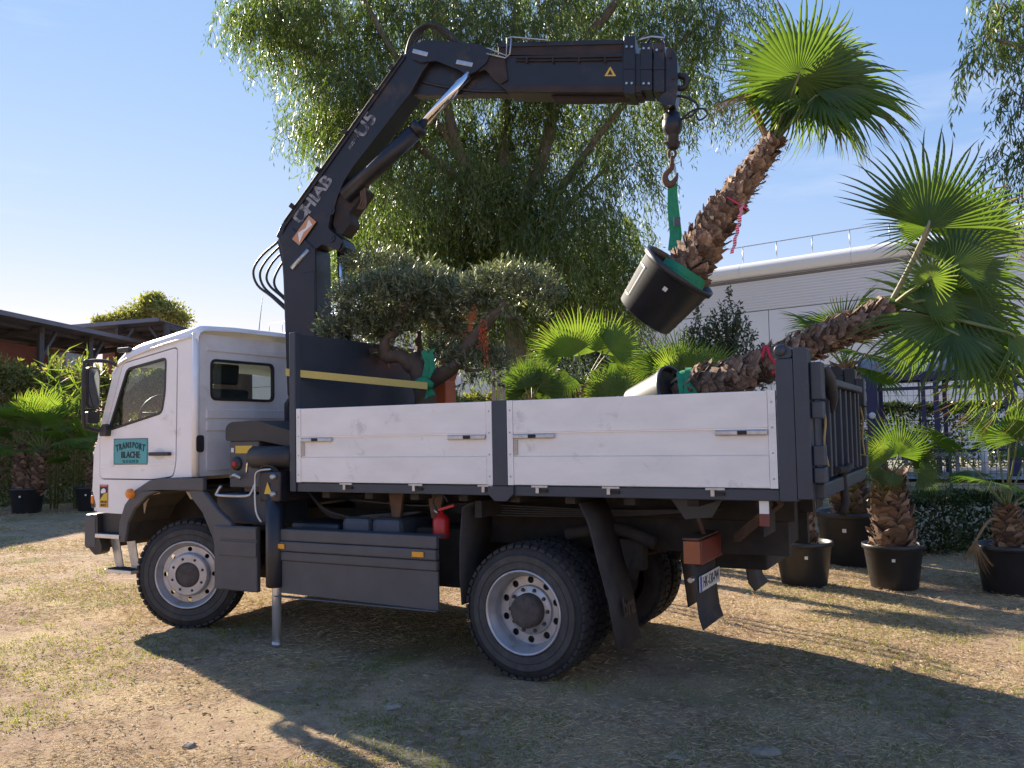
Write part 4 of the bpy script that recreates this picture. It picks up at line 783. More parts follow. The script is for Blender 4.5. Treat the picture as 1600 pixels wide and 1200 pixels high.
# ---- fan palm blade: hub at the origin, middle axis +X, normal +Z, unit radius
def blade_mesh(seed, spread, n, mats=('palm_leaf', 'palm_tip'), join=0.48, droop=0.10, cup=0.0, tipp=0.25, ragged=0.08, pleat=0.22):
    R = random.Random(seed); V = []; F = []; MI = []
    rows = [0.02, 0.25, join, 0.62, 0.76, 0.9, 1.0]; da = spread/n
    for i in range(n):
        a = -spread/2+da*(i+.5); u = abs(a)/(spread/2+1e-6)
        Ls = (1-0.20*u**2)*(1-R.random()*ragged); dz = droop*(0.5+R.random())*(1+0.6*u); sw = R.uniform(-.10, .10); b = len(V)
        for r in rows:
            rr = r*Ls; k = max(0, (r-join)/(1-join))
            wa = da/2*1.02*min(r, join)*(1-k**1.5)*(1 if k == 0 else 0.80)/max(r, 1e-3)
            aa = a+sw*k*k
            z0 = cup*rr*rr - dz*k*k*Ls; ph = math.tan(wa)*r*pleat*2.2
            rad = rr*(1-0.25*dz*k*k)
            V += [(rad*math.cos(aa-wa), rad*math.sin(aa-wa), z0+ph), (rad*math.cos(aa), rad*math.sin(aa), z0-ph), (rad*math.cos(aa+wa), rad*math.sin(aa+wa), z0+ph)]
        dead = R.random() < tipp
        for j in range(len(rows)-1):
            q = b+3*j; F += [(q, q+3, q+4, q+1), (q+1, q+4, q+5, q+2)]; MI += [1 if (dead and j >= 5) or (dead and j == 4 and R.random() < .4) else 0]*2
    return raw_mesh('blade', np.array(V), np.array(F), list(mats), MI)
BL = {
 'full': blade_mesh(1, math.radians(345), 54, tipp=0.2, droop=0.18, pleat=.3, join=.42, ragged=.16),
 'wide': blade_mesh(2, math.radians(215), 38, tipp=0.35, droop=0.16, pleat=.3, join=.40, ragged=.16),
 'fan': blade_mesh(3, math.radians(165), 32, tipp=0.85, droop=0.12, ragged=.16, pleat=.3, join=.42),
 'droop': blade_mesh(4, math.radians(190), 34, tipp=0.5, droop=0.55, join=.40),
 'hang': blade_mesh(5, math.radians(120), 20, ('palm_leaf_young', 'palm_dry'), join=.30, droop=0.5, tipp=0.8, ragged=.3),
 'young': blade_mesh(6, math.radians(170), 34, ('palm_leaf_young', 'palm_tip'), tipp=0.5, droop=0.08, join=.55, pleat=.3),
 'bud': blade_mesh(7, math.radians(300), 30, ('palm_leaf_young', 'palm_tip'), tipp=0.1, droop=0.2, join=.35),
 'dry': blade_mesh(8, math.radians(70), 20, ('palm_dry', 'palm_dry'), join=.25, droop=0.5, ragged=.35),
 'dryfold': blade_mesh(9, math.radians(38), 16, ('palm_dry', 'palm_dry'), join=.2, droop=0.25, ragged=.4),
}
def frond(parent, base, hub, axis, normal, R, var, r0=0.018, pm='petiole', sag=0.04):
    base = Vector(base); hub = Vector(hub); mid = (base+hub)/2+Vector((0, 0, sag*(hub-base).length))
    ax = Vector(axis).normalized(); nz_ = Vector(normal); nz_ = (nz_-ax*nz_.dot(ax)).normalized(); sy = nz_.cross(ax)
    p = MB().tube([base, mid, hub, hub+ax*R*0.06], [r0*1.5, r0, r0*.8, r0*.35], 6, curve=3).build('frond', pm, parent)
    o = bpy.data.objects.new('blade', BL[var]); COL.objects.link(o); o.parent = p
    M4 = Matrix(((ax.x*R, sy.x*R, nz_.x*R, hub.x), (ax.y*R, sy.y*R, nz_.y*R, hub.y), (ax.z*R, sy.z*R, nz_.z*R, hub.z), (0, 0, 0, 1)))
    o.matrix_parent_inverse = world_of(p).inverted(); o.matrix_basis = M4
    return p
# ---- leaf bases (boots) on a trunk
def boot_geom(seed):
    R = random.Random(seed); j = lambda s: R.uniform(-s, s)
    top = [(-.35, -.42, -.05), (-.35, .42, -.05), (.15+j(.08), .58+j(.10), .06+j(.04)), (.55+j(.12), .50+j(.12), .13+j(.08)), (.92+j(.18), .22+j(.14), .24+j(.12)), (.80+j(.2), -.12+j(.14), .20+j(.12)), (.58+j(.12), -.50+j(.12), .13+j(.08)), (.15+j(.08), -.58+j(.10), .06+j(.04))]
    mid = [(.1, j(.1), .10), (.5, j(.12), .22+j(.07))]
    V = top+mid+[(x*.96, y*.9, z-.07) for x, y, z in top]
    F = [(0, 8, 1), (1, 8, 2), (2, 8, 9), (2, 9, 3), (3, 9, 4), (4, 9, 5), (5, 9, 6), (6, 9, 7), (7, 9, 8), (7, 8, 0)]
    F += [(k, (k+1) % 8, 10+(k+1) % 8, 10+k) for k in range(8)]; F += [(10, 17, 16, 15, 14, 13, 12, 11)]
    return V, F
def boot_mesh(seed):
    m = MB(); V, F = boot_geom(seed); m.add(V, F); return fin(m, 'leaf_base', 'leaf_base')
BOOTS = [boot_mesh(s) for s in range(14)]
def trunk_frames(path, n, turns, r_fn, R):
    """spiral positions along a polyline path"""
    P = [Vector(p) for p in path]; seg = [(P[i+1]-P[i]).length for i in range(len(P)-1)]; Lt = sum(seg); out = []
    for k in range(n):
        t = min(.999, max(.001, (k+.5+R.uniform(-2.2, 2.2))/n)); d = t*Lt; i = 0
        while i < len(seg)-1 and d > seg[i]: d -= seg[i]; i += 1
        c = P[i].lerp(P[i+1], d/seg[i]); ax = (P[i+1]-P[i]).normalized(); a = k*2.39996+R.uniform(-.45, .45)
        e1 = ax.orthogonal().normalized(); e2 = ax.cross(e1); rad = e1*math.cos(a)+e2*math.sin(a); out.append((t, c, ax, rad, r_fn(t)))
    return out
def boots(parent, path, n, r_fn, size_fn, single=True, lean=0.42, seed=3):
    R = random.Random(seed); J = MB()
    for (t, c, ax, rad, r) in trunk_frames(path, n, 0, r_fn, R):
        s = size_fn(t)*R.uniform(.7, 1.3); tg = ax.cross(rad); d = (ax*(1-lean)+rad*lean*R.uniform(.1, 1.2)+tg*R.uniform(-.28, .28)).normalized(); nz_ = (rad-d*rad.dot(d)).normalized(); sy = nz_.cross(d)
        o0 = c+rad*r*0.92
        M4 = Matrix(((d.x*s, sy.x*s, nz_.x*s, o0.x), (d.y*s, sy.y*s, nz_.y*s, o0.y), (d.z*s, sy.z*s, nz_.z*s, o0.z), (0, 0, 0, 1)))
        if single:
            o = bpy.data.objects.new('leaf_base', R.choice(BOOTS)); COL.objects.link(o); o.parent = parent; o.matrix_parent_inverse = world_of(parent).inverted(); o.matrix_basis = M4
        else:
            V, F = boot_geom(R.randrange(40)); J.add([M4 @ Vector(v) for v in V], F)
    if not single: o = J.build('leaf_bases', 'leaf_base_joined', parent); o['kind'] = 'stuff'
def fibres(parent, path, n, r_fn, ln, seed=5):
    R = random.Random(seed); P = []; D = []
    for (t, c, ax, rad, r) in trunk_frames(path, n, 0, r_fn, R): P.append(c+rad*r); D.append(rad*R.uniform(.4, 1)+ax*R.uniform(-.6, .8)+Vector((R.uniform(-.4, .4), R.uniform(-.4, .4), R.uniform(-.8, .2))))
    o = meshobj('fibre', leaves(np.array(P), np.array(D), RNG.uniform(.4, 1, n)*ln, .007, 'fibre', 'palm_dry'), parent, kind='stuff')
POTP = [(0, 0), (.275, 0), (.285, .01), (.352, .49), (.365, .50), (.378, .505), (.378, .555), (.368, .560), (.355, .555), (.345, .50), (.335, .46), (0, .46)]
def pot(parent, M4, sc=1.0, label=True, lab_ang=-1.2):
    def build(mb, name, m, par):
        me = fin(mb, name, m); o = bpy.data.objects.new(name, me); COL.objects.link(o); o.parent = par; o.matrix_parent_inverse = world_of(par).inverted(); o.matrix_basis = M4 @ Matrix.Scale(sc, 4); return o
    p = build(MB().lathe(POTP[:-1], axis='Z', n=40), 'pot', 'pot_plastic', parent)
    s_ = MB(); n = 24; s_.v.append((0, 0, .50)); R = random.Random(2)
    for rr in (.15, .345):
        for k in range(n): s_.v.append((rr*math.cos(2*PI*k/n), rr*math.sin(2*PI*k/n), .475+R.uniform(-.02, .02)))
    s_.f += [(0, 1+k, 1+(k+1) % n) for k in range(n)]+[(1+k, 1+n+k, 1+n+(k+1) % n, 1+(k+1) % n) for k in range(n)]; s_.sm += [True]*(2*n)
    build(s_, 'soil', 'soil', parent)
    def skin(a0, a1, h0, h1, off):
        v = []; m = 6
        for h in (h0, h1):
            for k in range(m+1):
                a = a0+(a1-a0)*k/m; r = .285+(.352-.285)*(h-.01)/.48+off; v.append((r*math.cos(a), r*math.sin(a), h))
        return v, [(k, k+1, m+2+k, m+1+k) for k in range(m)]
    if label:
        v, f_ = skin(lab_ang-.06, lab_ang+.06, .36, .40, .004)
        build(MB().add(v, f_), 'pot_label', 'label_white', parent)
    for a in (lab_ang-1.15, lab_ang+1.5):
        b = MB()
        for (x0, x1, h0, h1) in ((a-.26, a+.26, .40, .41), (a-.20, a+.20, .10, .11)): v, f_ = skin(x0, x1, h0, h1, .006); b.add(v, f_)
        for s in (-1, 1): v, f_ = skin(a+s*.23-.008, a+s*.23+.008, .10, .41, .006); b.add(v, f_)
        build(b, 'pot_moulding', 'pot_plastic', parent)
    return p
def potted_palm(loc, label, h, r, nf, R0, seed, sc=1.0, pet=0.55, elev=(80, -5), group='potted fan palms', nb=90, twin=None, variants=('wide', 'fan', 'wide', 'droop'), dry=0, lab=-1.2, group_on=True, trunk_base=.46, az0=0.0, bootsz=.11):
    t = thing('potted_palm', label, 'palm', loc, group if group_on else None); L0 = Vector(loc); Rn = random.Random(seed)
    pot(t, Matrix.Translation(L0) @ Matrix.Rotation(Rn.uniform(0, .4), 4, 'Z'), sc, lab_ang=lab)
    for (dx, dy, hh, lx, ly) in (twin or [(0, 0, h, 0, 0)]):
        b = L0+Vector((dx, dy, trunk_base*sc)); top = b+Vector((lx, ly, hh)); path = [b, b.lerp(top, .5)+Vector((lx*.05, 0, 0)), top]
        tr = MB().tube(path, [r*1.05, r*.95, r*.6], 12).build('trunk', 'palm_core', t)
        boots(tr, path, nb, lambda q: r*(1.05-.35*q), lambda q: bootsz*(1-.25*q), single=False, seed=seed)
        fibres(tr, path, 150, lambda q: r*(1.1-.35*q), .10, seed)
        for k in range(nf):
            q = k/max(1, nf-1); el = math.radians(elev[0]+(elev[1]-elev[0])*q+Rn.uniform(-8, 8)); az = az0+k*2.39996+Rn.uniform(-.3, .3)
            d = Vector((math.cos(az)*math.cos(el), math.sin(az)*math.cos(el), math.sin(el))); pl = pet*Rn.uniform(.75, 1.15)
            hub = top+d*pl; el2 = el-math.radians(Rn.uniform(0, 25)); ax = Vector((math.cos(az)*math.cos(el2), math.sin(az)*math.cos(el2), math.sin(el2)))
            nrm = Vector((-math.cos(az)*math.sin(el2), -math.sin(az)*math.sin(el2), math.cos(el2)))+Vector((Rn.uniform(-.3, .3), Rn.uniform(-.3, .3), 0))
            frond(t, top-Vector((0, 0, .05)), hub, ax, nrm, R0*Rn.uniform(.8, 1.1), variants[0] if q < .4 else Rn.choice(variants), r0=.011)
        for k in range(dry):
            az = Rn.uniform(0, 6.28); d = Vector((math.cos(az), math.sin(az), -.9)).normalized(); hub = top+d*.28
            frond(t, top-Vector((0, 0, .08)), hub, Vector((d.x*.3, d.y*.3, -1)), Vector((d.x, d.y, .3)), R0*Rn.uniform(.7, 1), Rn.choice(('dry', 'dryfold')), r0=.009, pm='palm_dry')
    return t
# camera-independent directions used for the two big palms: E = along the picture plane, U = up, T = towards the viewer's side
E_ = Vector((CR.x, CR.y, 0)).normalized(); U_ = Vector((0, 0, 1)); T_ = Vector((-CF.x, -CF.y, 0)).normalized()
def V3(e, u, t): return E_*e+U_*u+T_*t
# ================================================================== palm hanging from the hook
axis = (V3(.58, .74, .40)).normalized()
pb = at(1007, 494, 8.10)                                # centre of the pot's bottom
HP = thing('hanging_palm', 'fan palm in a black pot hanging tilted from the crane hook', 'palm', pb, 'fan palms being loaded')
e1 = V3(.79, -.60, 0); e1 = (e1-axis*e1.dot(axis)).normalized(); e2 = axis.cross(e1)
pot(HP, Matrix(((e1.x, e2.x, axis.x, pb.x), (e1.y, e2.y, axis.y, pb.y), (e1.z, e2.z, axis.z, pb.z), (0, 0, 0, 1))), 0.98, lab_ang=math.atan2(T_.dot(e2), T_.dot(e1))-.05)
t0 = pb+axis*.44+V3(.06, -.02, 0); tdir = (V3(.56, .80, .16)).normalized(); tl = 1.52
path = [t0, t0+tdir*tl*.5+V3(-.02, .02, 0), t0+tdir*tl]
htr = MB().tube(path, [.15, .115, .05], 14).build('trunk', 'palm_core', HP)
boots(htr, path, 260, lambda q: .165-.085*q-.02*q**4, lambda q: .125-.05*q, lean=.36, seed=21)
fibres(htr, path, 520, lambda q: .175-.08*q, .09, 22)
top = path[-1]
def F(hub, ax, nrm, R, var, base=None, **k): return frond(HP, base or top-tdir*.10, hub, V3(*ax), V3(*nrm), R, var, **k)
D0 = 7.72
F(at(1247, 122, D0-.10), (.05, 1, .25), (-.1, -.25, 1), .87, 'full')
F(at(1252, 136, D0+.30), (.35, -.8, -.1), (.0, .2, 1), .55, 'full')
F(at(1262, 130, D0), (.85, .42, -.25), (-.35, .45, .8), 1.22, 'wide')
F(at(1268, 142, D0+.10), (1, .10, -.2), (-.2, .75, .65), 1.26, 'wide')
F(at(1275, 150, D0-.1), (.95, -.22, .1), (.1, .7, .7), 1.02, 'wide')
F(at(1262, 158, D0), (.70, -.62, .1), (.4, .75, .6), .90, 'wide')
F(at(1240, 150, D0+.05), (.25, -1, .15), (.2, .3, 1), .62, 'droop')
F(at(1236, 118, D0+.2), (-.35, .9, -.2), (-.3, .2, .9), .76, 'wide')
F(at(1222, 128, D0+.15), (-.9, .35, -.1), (-.2, .6, .8), .60, 'wide')
F(at(1212, 150, D0+.1), (-.8, -.1, .1), (0, .8, .6), .55, 'fan')
F(at(1255, 105, D0+.35), (.35, .9, -.4), (-.2, .4, .8), .85, 'young')
F(at(1170, 150, D0+.05), (-.9, -.22, .2), (-.1, .8, .6), .62, 'dry', pm='palm_dry')
F(at(1160, 148, D0+.15), (-.85, -.35, .0), (-.1, .6, .8), .50, 'dryfold', pm='palm_dry')
F(at(1180, 165, D0+.2), (-.6, -.8, .0), (-.1, .6, .8), .45, 'dryfold', pm='palm_dry')
# green round sling: trunk wrap + riser to the hook
gs = MB()
def ring_band(c, ax, r, wd, turns=1.0, tilt=0.0, n=36):
    a1 = ax.orthogonal().normalized(); a2 = ax.cross(a1); vs = []
    for k in range(n+1):
        t = 2*PI*k/n*turns; p = c+(a1*math.cos(t)+a2*math.sin(t))*r*(1+.04*math.sin(5*t)); o = ax*(tilt*math.sin(t+.5)); vs += [p+o-ax*wd/2, p+o+ax*wd/2-(a1*math.cos(t)+a2*math.sin(t))*.012]
    gs.add(vs, [(2*i, 2*i+1, 2*i+3, 2*i+2) for i in range(n)], True)
ring_band(t0+tdir*.085, tdir, .222, .065, tilt=.012); ring_band(t0+tdir*.045, tdir, .230, .05, tilt=.03)
sling = tag(gs.build('lifting_sling', 'sling_green'), 'green webbing sling tied round the hanging palm and hooked on the crane', 'sling')
sl0 = at(1051, 287, 8.03); sl1 = at(1054, 366, 8.02); sl2 = t0+tdir*.22+V3(-.19, .10, 0)
MB().strip([sl0, sl0.lerp(sl1, .5)+V3(-.012, 0, 0), sl1, sl2], V3(.085, 0, .03)).strip([sl0+V3(.0, 0, -.03), sl1+V3(.04, 0, -.05), sl2+V3(.04, -.03, -.08)], V3(.07, 0, .04)).build('sling_riser', 'sling_green', sling)
MB().plate(rect(-.03, .03, -.04, .04), (), .004, lambda u, v, w_: at(1058, 346, 7.98)+V3(u, v, w_)).build('sling_tag', 'tank_blue', sling)
def tape(pts, name, label, wd=.035):
    """red and white barrier tape: a wavy ribbon with printed bars"""
    P = [Vector(p) for p in pts]; Q = []
    for i in range(len(P)-1): Q += [P[i].lerp(P[i+1], k/8) for k in range(8)]
    Q.append(P[-1]); r = MB().strip([q+V3(.006*math.sin(i*1.3), 0, 0) for i, q in enumerate(Q)], V3(wd, .006, .01)).build(name, 'tape_pink'); tag(r, label, 'tape')
    for i in range(0, len(Q)-1):
        a, b = Q[i].lerp(Q[i+1], .15)+V3(.006*math.sin(i*1.3), 0, .002), Q[i].lerp(Q[i+1], .5)+V3(.006*math.sin(i*1.3), 0, .002)
        MB().strip([a, b], V3(wd*.98, .006, .01)).build('tape_bar', 'tape_white', r)
    return r
tape([at(1160, 318, 7.72), at(1157, 335, 7.70), at(1151, 365, 7.70), at(1144, 396, 7.70)], 'barrier_tape', 'red and white tape end dangling below the hanging palm trunk', .03)
gs = MB(); ring_band(t0+tdir*.86, tdir, .150, .018, tilt=.03); tag(gs.build('barrier_tape', 'tape_pink'), 'red tape wound round the middle of the hanging palm trunk', 'tape')
# ================================================================== palm lying in the bed
lb = at(1040, 612, 7.70); ld = (at(1222, 562, 7.35)-lb).normalized()
LP = thing('lying_palm', 'fan palm lying in the truck bed with its trunk over the tail lift', 'palm', lb, 'fan palms being loaded')
path = [at(1060, 612, 7.62), at(1160, 584, 7.45), at(1225, 557, 7.32), at(1310, 520, 7.12), at(1384, 488, 6.98)]
ltr = MB().tube(path, [.125, .125, .125, .11, .07], 14, curve=3).build('trunk', 'palm_core', LP)
boots(ltr, path, 298, lambda q: .130-.035*q, lambda q: .115-.025*q, lean=.36, seed=31)
fibres(ltr, path, 500, lambda q: .14-.04*q, .09, 32)
pa = (path[1]-path[0]).normalized(); pa = (pa+Vector((0, 0, .10))+T_*.45).normalized(); e1 = pa.orthogonal().normalized(); e2 = pa.cross(e1); pbm = path[0]-pa*.42+V3(-.02, -.05, 0)
pot(LP, Matrix(((e1.x, e2.x, pa.x, pbm.x), (e1.y, e2.y, pa.y, pbm.y), (e1.z, e2.z, pa.z, pbm.z), (0, 0, 0, 1))), 0.78)
top = path[-1]; D1 = 6.85
def G(hub, ax, nrm, R, var, base=None, **k): return frond(LP, base or top, hub, V3(*ax), V3(*nrm), R, var, **k)
G(at(1449, 356, D1), (.28, 1, -.1), (-.25, .1, 1), 1.04, 'fan', pm='petiole_pale', sag=-.02)
G(at(1452, 358, D1+.03), (-.35, .35, -.1), (.0, .2, 1), .60, 'fan', pm='petiole_pale', sag=-.02)
G(at(1452, 436, D1-.2), (.2, .6, .1), (-.2, .2, 1), .31, 'bud')
G(at(1490, 415, D1+.1), (.9, .5, -.2), (-.3, .45, .8), .85, 'wide')
G(at(1480, 462, D1+.05), (1, .20, -.1), (-.15, .6, .8), .95, 'wide')
G(at(1476, 500, D1-.1), (1, -.30, .2), (.15, .6, .8), 1.0, 'full')
G(at(1490, 520, D1-.2), (.75, -.7, .2), (.3, .5, .8), .85, 'wide')
G(at(1545, 545, D1-.3), (.25, -1, .1), (.4, .3, .9), .80, 'hang')
G(at(1530, 560, D1-.2), (-.1, -1, .1), (.1, .3, 1), .65, 'hang')
G(at(1575, 520, D1-.3), (.5, -.8, .2), (.5, .3, .8), .95, 'hang')
G(at(1430, 500, D1+.05), (.5, -.7, -.1), (.3, .4, .8), .42, 'droop')
G(at(1425, 530, D1+.15), (-.1, -1, -.1), (.0, .3, .9), .45, 'droop')
G(at(1500, 380, D1+.35), (.55, .85, -.2), (-.3, .3, .9), .80, 'young')
G(at(1440, 470, D1), (.8, -.05, .1), (0, .7, .7), .42, 'young')
tag((lambda m: m)(MB().tube([at(1190, 560, 7.14), at(1197, 541, 7.16), at(1205, 560, 7.10), at(1216, 575, 7.08), at(1206, 584, 7.08)], .014, 6, curve=5).build('barrier_tape', 'tape_red')), 'red tape tied round the lying palm trunk beside the rear post', 'tape')
gs = MB(); c0 = path[0].lerp(path[1], .12); ax0 = (path[1]-path[0]).normalized(); ring_band(c0, ax0, .18, .09, tilt=.02); ring_band(c0+ax0*.07, ax0, .178, .06, tilt=-.03); ring_band(c0+ax0*.02, ax0, .19, .05, tilt=.06)
tag(gs.build('lifting_sling', 'sling_green'), 'green webbing sling wound round the lying palm next to its pot', 'sling')
# ================================================================== olive tree in the bed
OB = atY(664, 640, 1.25); OT = thing('olive_tree', 'cloud pruned olive tree standing in the bed against the headboard', 'olive tree', (OB.x, OB.y, 1.47))
def oy(px, py, Y=1.2): return atY(px, py, Y)
ot = MB()
ot.tube([(OB.x, OB.y, 1.75), oy(664, 620, 1.25), oy(652, 580, 1.22), oy(640, 556, 1.2)], [.12, .10, .085, .08], 12, curve=3)
ot.tube([oy(646, 575, 1.22), oy(626, 557, 1.15), oy(602, 556, 1.1), oy(606, 530, 1.1), oy(620, 510, 1.12), oy(634, 480, 1.15), oy(645, 455, 1.2)], [.075, .068, .062, .058, .050, .042, .03], 12, curve=3)
ot.tube([oy(662, 600, 1.25), oy(690, 586, 1.2), oy(712, 570, 1.18), oy(730, 540, 1.15), oy(752, 515, 1.15), oy(775, 490, 1.2), oy(790, 470, 1.2)], [.085, .066, .058, .050, .046, .042, .03], 12, curve=3)
ot.tube([oy(602, 552, 1.1), oy(580, 548, 1.1), oy(550, 545, 1.1)], [.05, .035, .02], 8, curve=3)
ot.tube([oy(645, 570, 1.3), oy(655, 545, 1.5), oy(655, 520, 1.6)], [.06, .045, .03], 8, curve=3)
ot.tube([oy(712, 570, 1.2), oy(735, 578, 1.3), oy(750, 578, 1.4)], [.025, .018, .01], 8, curve=3)
ot.tube([oy(640, 480, 1.15), oy(600, 450, 1.4), oy(585, 425, 1.5)], [.04, .03, .02], 8, curve=3)
ot = ot.jitter(.035, 9).jitter(.012, 34).build('trunk', 'olive_bark', OT)
pads = [(606, 482, 1.15, .50, .48, .22, 560), (665, 472, 1.25, .40, .45, .21, 330), (795, 468, 1.2, .42, .44, .18, 460), (552, 535, 1.1, .27, .33, .20, 300), (596, 522, 1.2, .26, .33, .18, 210), (662, 523, 1.45, .36, .40, .20, 320), (745, 578, 1.4, .25, .32, .13, 170), (592, 430, 1.5, .32, .36, .11, 190), (645, 446, 1.6, .30, .36, .11, 120), (722, 492, 1.35, .24, .3, .20, 190), (705, 560, 1.5, .18, .3, .12, 70)]
AP = []; AD = []; TW = MB()
for (px, py, Y, rx, ry, rz, n) in pads:
    c = np.array(oy(px, py, Y)); d = norm(RNG.normal(size=(n, 3))); d[:, 2] = np.where(RNG.random(n) < .78, np.abs(d[:, 2]), d[:, 2]); rad = RNG.uniform(.45, 1.0, n)**.6
    p0 = c+d*rad[:, None]*np.array([rx, ry, rz]); dirs = norm(d*np.array([.8, .8, .9])+np.array([0, 0, .55])+RNG.normal(size=(n, 3))*.35)
    hi = (RNG.random(n) < .16)*1.0
    dirs = norm(dirs+np.outer(hi, [0, 0, 1.6])); stp = .0125+hi*.006
    for k in range(12):
        s = (.02+k*stp)[:, None]; side = norm(np.cross(dirs, RNG.normal(size=(n, 3)))); AP.append(p0+dirs*s); AD.append(dirs*.75+side*.75+np.array([0, 0, .05]))
AP = np.concatenate(AP); AD = np.concatenate(AD); n = len(AP)
meshobj('crown', leaves(AP, AD, RNG.uniform(.040, .072, n), RNG.uniform(.012, .018, n), 'crown', 'olive_leaf', curl=.1), OT, kind='stuff')
nt_ = tag(thing('net', 'orange and red mesh netting hanging from the olive branch', 'net', oy(757, 470, 1.1)), 'orange and red mesh netting hanging from the right olive branch', 'net')
for (x0, y0, y1, ph) in ((751, 505, 548, 0), (758, 502, 552, 1), (760, 530, 575, 2), (754, 500, 530, 3)):
    P = []; D = []
    for k in range(70): y = y0+(y1-y0)*k/70; P.append(np.array(oy(x0+3*math.sin(k*1.7+ph), y, 1.08+.02*math.cos(k*2.1)))); D.append(RNG.normal(size=3)+np.array([0, 0, -.3]))
    meshobj('net_strand', leaves(np.array(P), np.array(D), .026, .012, 'net_strand', 'net_orange'), nt_)
# green sling and yellow strap at the olive
g2 = MB()
for pts in ([(653, 610), (668, 592), (676, 575), (672, 552), (677, 545)], [(655, 605), (664, 585), (668, 565), (662, 548)], [(668, 606), (676, 618), (668, 622), (672, 600)]):
    g2.strip([oy(x, y, 1.02) for x, y in pts], V3(.055, .02, .02))
g2.tube([oy(646, 604, 1.04), oy(660, 598, .98), oy(676, 603, 1.04)], [.03, .06, .03], 8, curve=4)
tag(g2.build('lifting_sling', 'sling_green'), 'green webbing sling knotted at the foot of the olive trunk', 'sling')
ys = MB(); a = Vector((-5.285, -.02, 2.42)); b = oy(668, 603, .96)
ys.plate([(0, -.032), (1, -.032), (1, .032), (0, .032)], (), .006, lambda u, v, w_: a.lerp(b, u)+Vector((0, -w_, v)))
tag(ys.build('ratchet_strap', 'strap_yellow'), 'yellow tie down strap stretched from the front post to the olive', 'strap')
MB().plate([(-.032, 0), (.032, 0), (.032, .5), (-.032, .5)], (), .005, lambda u, v, w_: Vector((-5.290-w_, -.02+v, 2.42+u))).build('strap_tail', 'strap_yellow', bpy.data.objects['ratchet_strap'])
# orange loader arm standing in the bed behind the olive
OA = thing('orange_machine_arm', 'orange steel machine arm standing behind the olive tree', 'machine', (-4.45, 1.75, 1.47))
p0, p1, p2, p3 = oy(692, 650, 1.75), oy(690, 595, 1.75), oy(712, 540, 1.85), oy(738, 465, 1.95)
MB().bar(p0+Vector((0, 0, -.45)), p1, .22, .20, up=(0, 1, 0)).build('arm_base', 'machine_orange', OA, bevel=.015)
MB().bar(p1-Vector((0, 0, .05)), p2, .18, .16, up=(0, 1, 0)).build('arm_link', 'machine_orange', OA, bevel=.015)
MB().bar(p2, p3, .16, .15, up=(0, 1, 0)).build('arm_link', 'machine_orange', OA, bevel=.015)
MB().bar(oy(660, 500, 1.9), oy(700, 505, 1.9), .16, .14).build('arm_side', 'machine_orange', OA, bevel=.015)
wl = MB().bar(oy(690, 506, 1.6), oy(714, 500, 1.6), .12, .10).build('work_lamp', 'black_plastic', OA, bevel=.02)
# ================================================================== ground
def axis_pts(lo, hi, a, b, step, far_n=14):
    c = list(np.arange(a, b+1e-6, step)); l = [a-(a-lo)*((k/far_n)**2.6) for k in range(far_n, 0, -1)]; r = [b+(hi-b)*((k/far_n)**2.6) for k in range(1, far_n+1)]
    return l+c+r
GX = axis_pts(-420, 420, -12, 4, 0.11); GY = axis_pts(-60, 500, -5, 9, 0.11)
from mathutils import noise as mn
def gdet(x, y):
    f_ = sstep(14, 9, abs(x+4))*sstep(13, 9, abs(y-2))
    if f_ <= 0: return 0
    return f_*(0.022*mn.noise((x*.55, y*.55, 0))+0.014*mn.noise((x*1.9, y*1.9, 3))+0.012*mn.noise((x*5.5, y*5.5, 7))-0.030*math.exp(-((y-.30)/.16)**2)*sstep(-2.9, -2.2, x)-0.022*math.exp(-((y+1.35+.12*x)/.16)**2))
def gh(x, y): return gz(x, y)+gdet(x, y)-0.004
nx, ny = len(GX), len(GY); V = np.empty((nx*ny, 3)); i = 0
for x in GX:
    for y in GY: V[i] = (x, y, gh(x, y)); i += 1
idx = np.arange(nx*ny).reshape(nx, ny); Fq = np.stack([idx[:-1, :-1], idx[1:, :-1], idx[1:, 1:], idx[:-1, 1:]], -1).reshape(-1, 4)
m = bpy.data.materials.new('ground_dry'); m.use_nodes = True; n = m.node_tree; b = n.nodes['Principled BSDF']; lk = n.links.new; b.inputs['Roughness'].default_value = 0.95; b.inputs['Specular IOR Level'].default_value = 0.1
tx = n.nodes.new('ShaderNodeTexCoord')
def tnoise(scale, det=6, rough=.6):
    t = n.nodes.new('ShaderNodeTexNoise'); t.inputs['Scale'].default_value = scale; t.inputs['Detail'].default_value = det; t.inputs['Roughness'].default_value = rough; lk(tx.outputs['Object'], t.inputs['Vector']); return t.outputs['Fac']
def tramp(fac, stops):
    r = n.nodes.new('ShaderNodeValToRGB'); lk(fac, r.inputs['Fac']); e = r.color_ramp.elements
    e[0].position, e[0].color = stops[0][0], (*stops[0][1], 1); e[1].position, e[1].color = stops[-1][0], (*stops[-1][1], 1)
    for p, c in stops[1:-1]: q = e.new(p); q.color = (*c, 1)
    return r.outputs['Color']
def tmix(fac, a, bb):
    x = n.nodes.new('ShaderNodeMixRGB'); lk(fac, x.inputs['Fac']); lk(a, x.inputs['Color1']); lk(bb, x.inputs['Color2']); return x.outputs['Color']
soilc = tramp(tnoise(9, 9, .7), [(.30, (.21, .135, .085)), (.5, (.34, .235, .155)), (.72, (.49, .365, .255))])
strawc = tramp(tnoise(60, 6, .75), [(.34, (.22, .15, .085)), (.5, (.44, .325, .19)), (.66, (.66, .52, .33))])
greenc = tramp(tnoise(45, 6, .7), [(.3, (.10, .115, .035)), (.7, (.24, .24, .085))])
c = tmix(tramp(tnoise(.9, 6, .65), [(.44, (0, 0, 0)), (.60, (1, 1, 1))]), soilc, strawc)
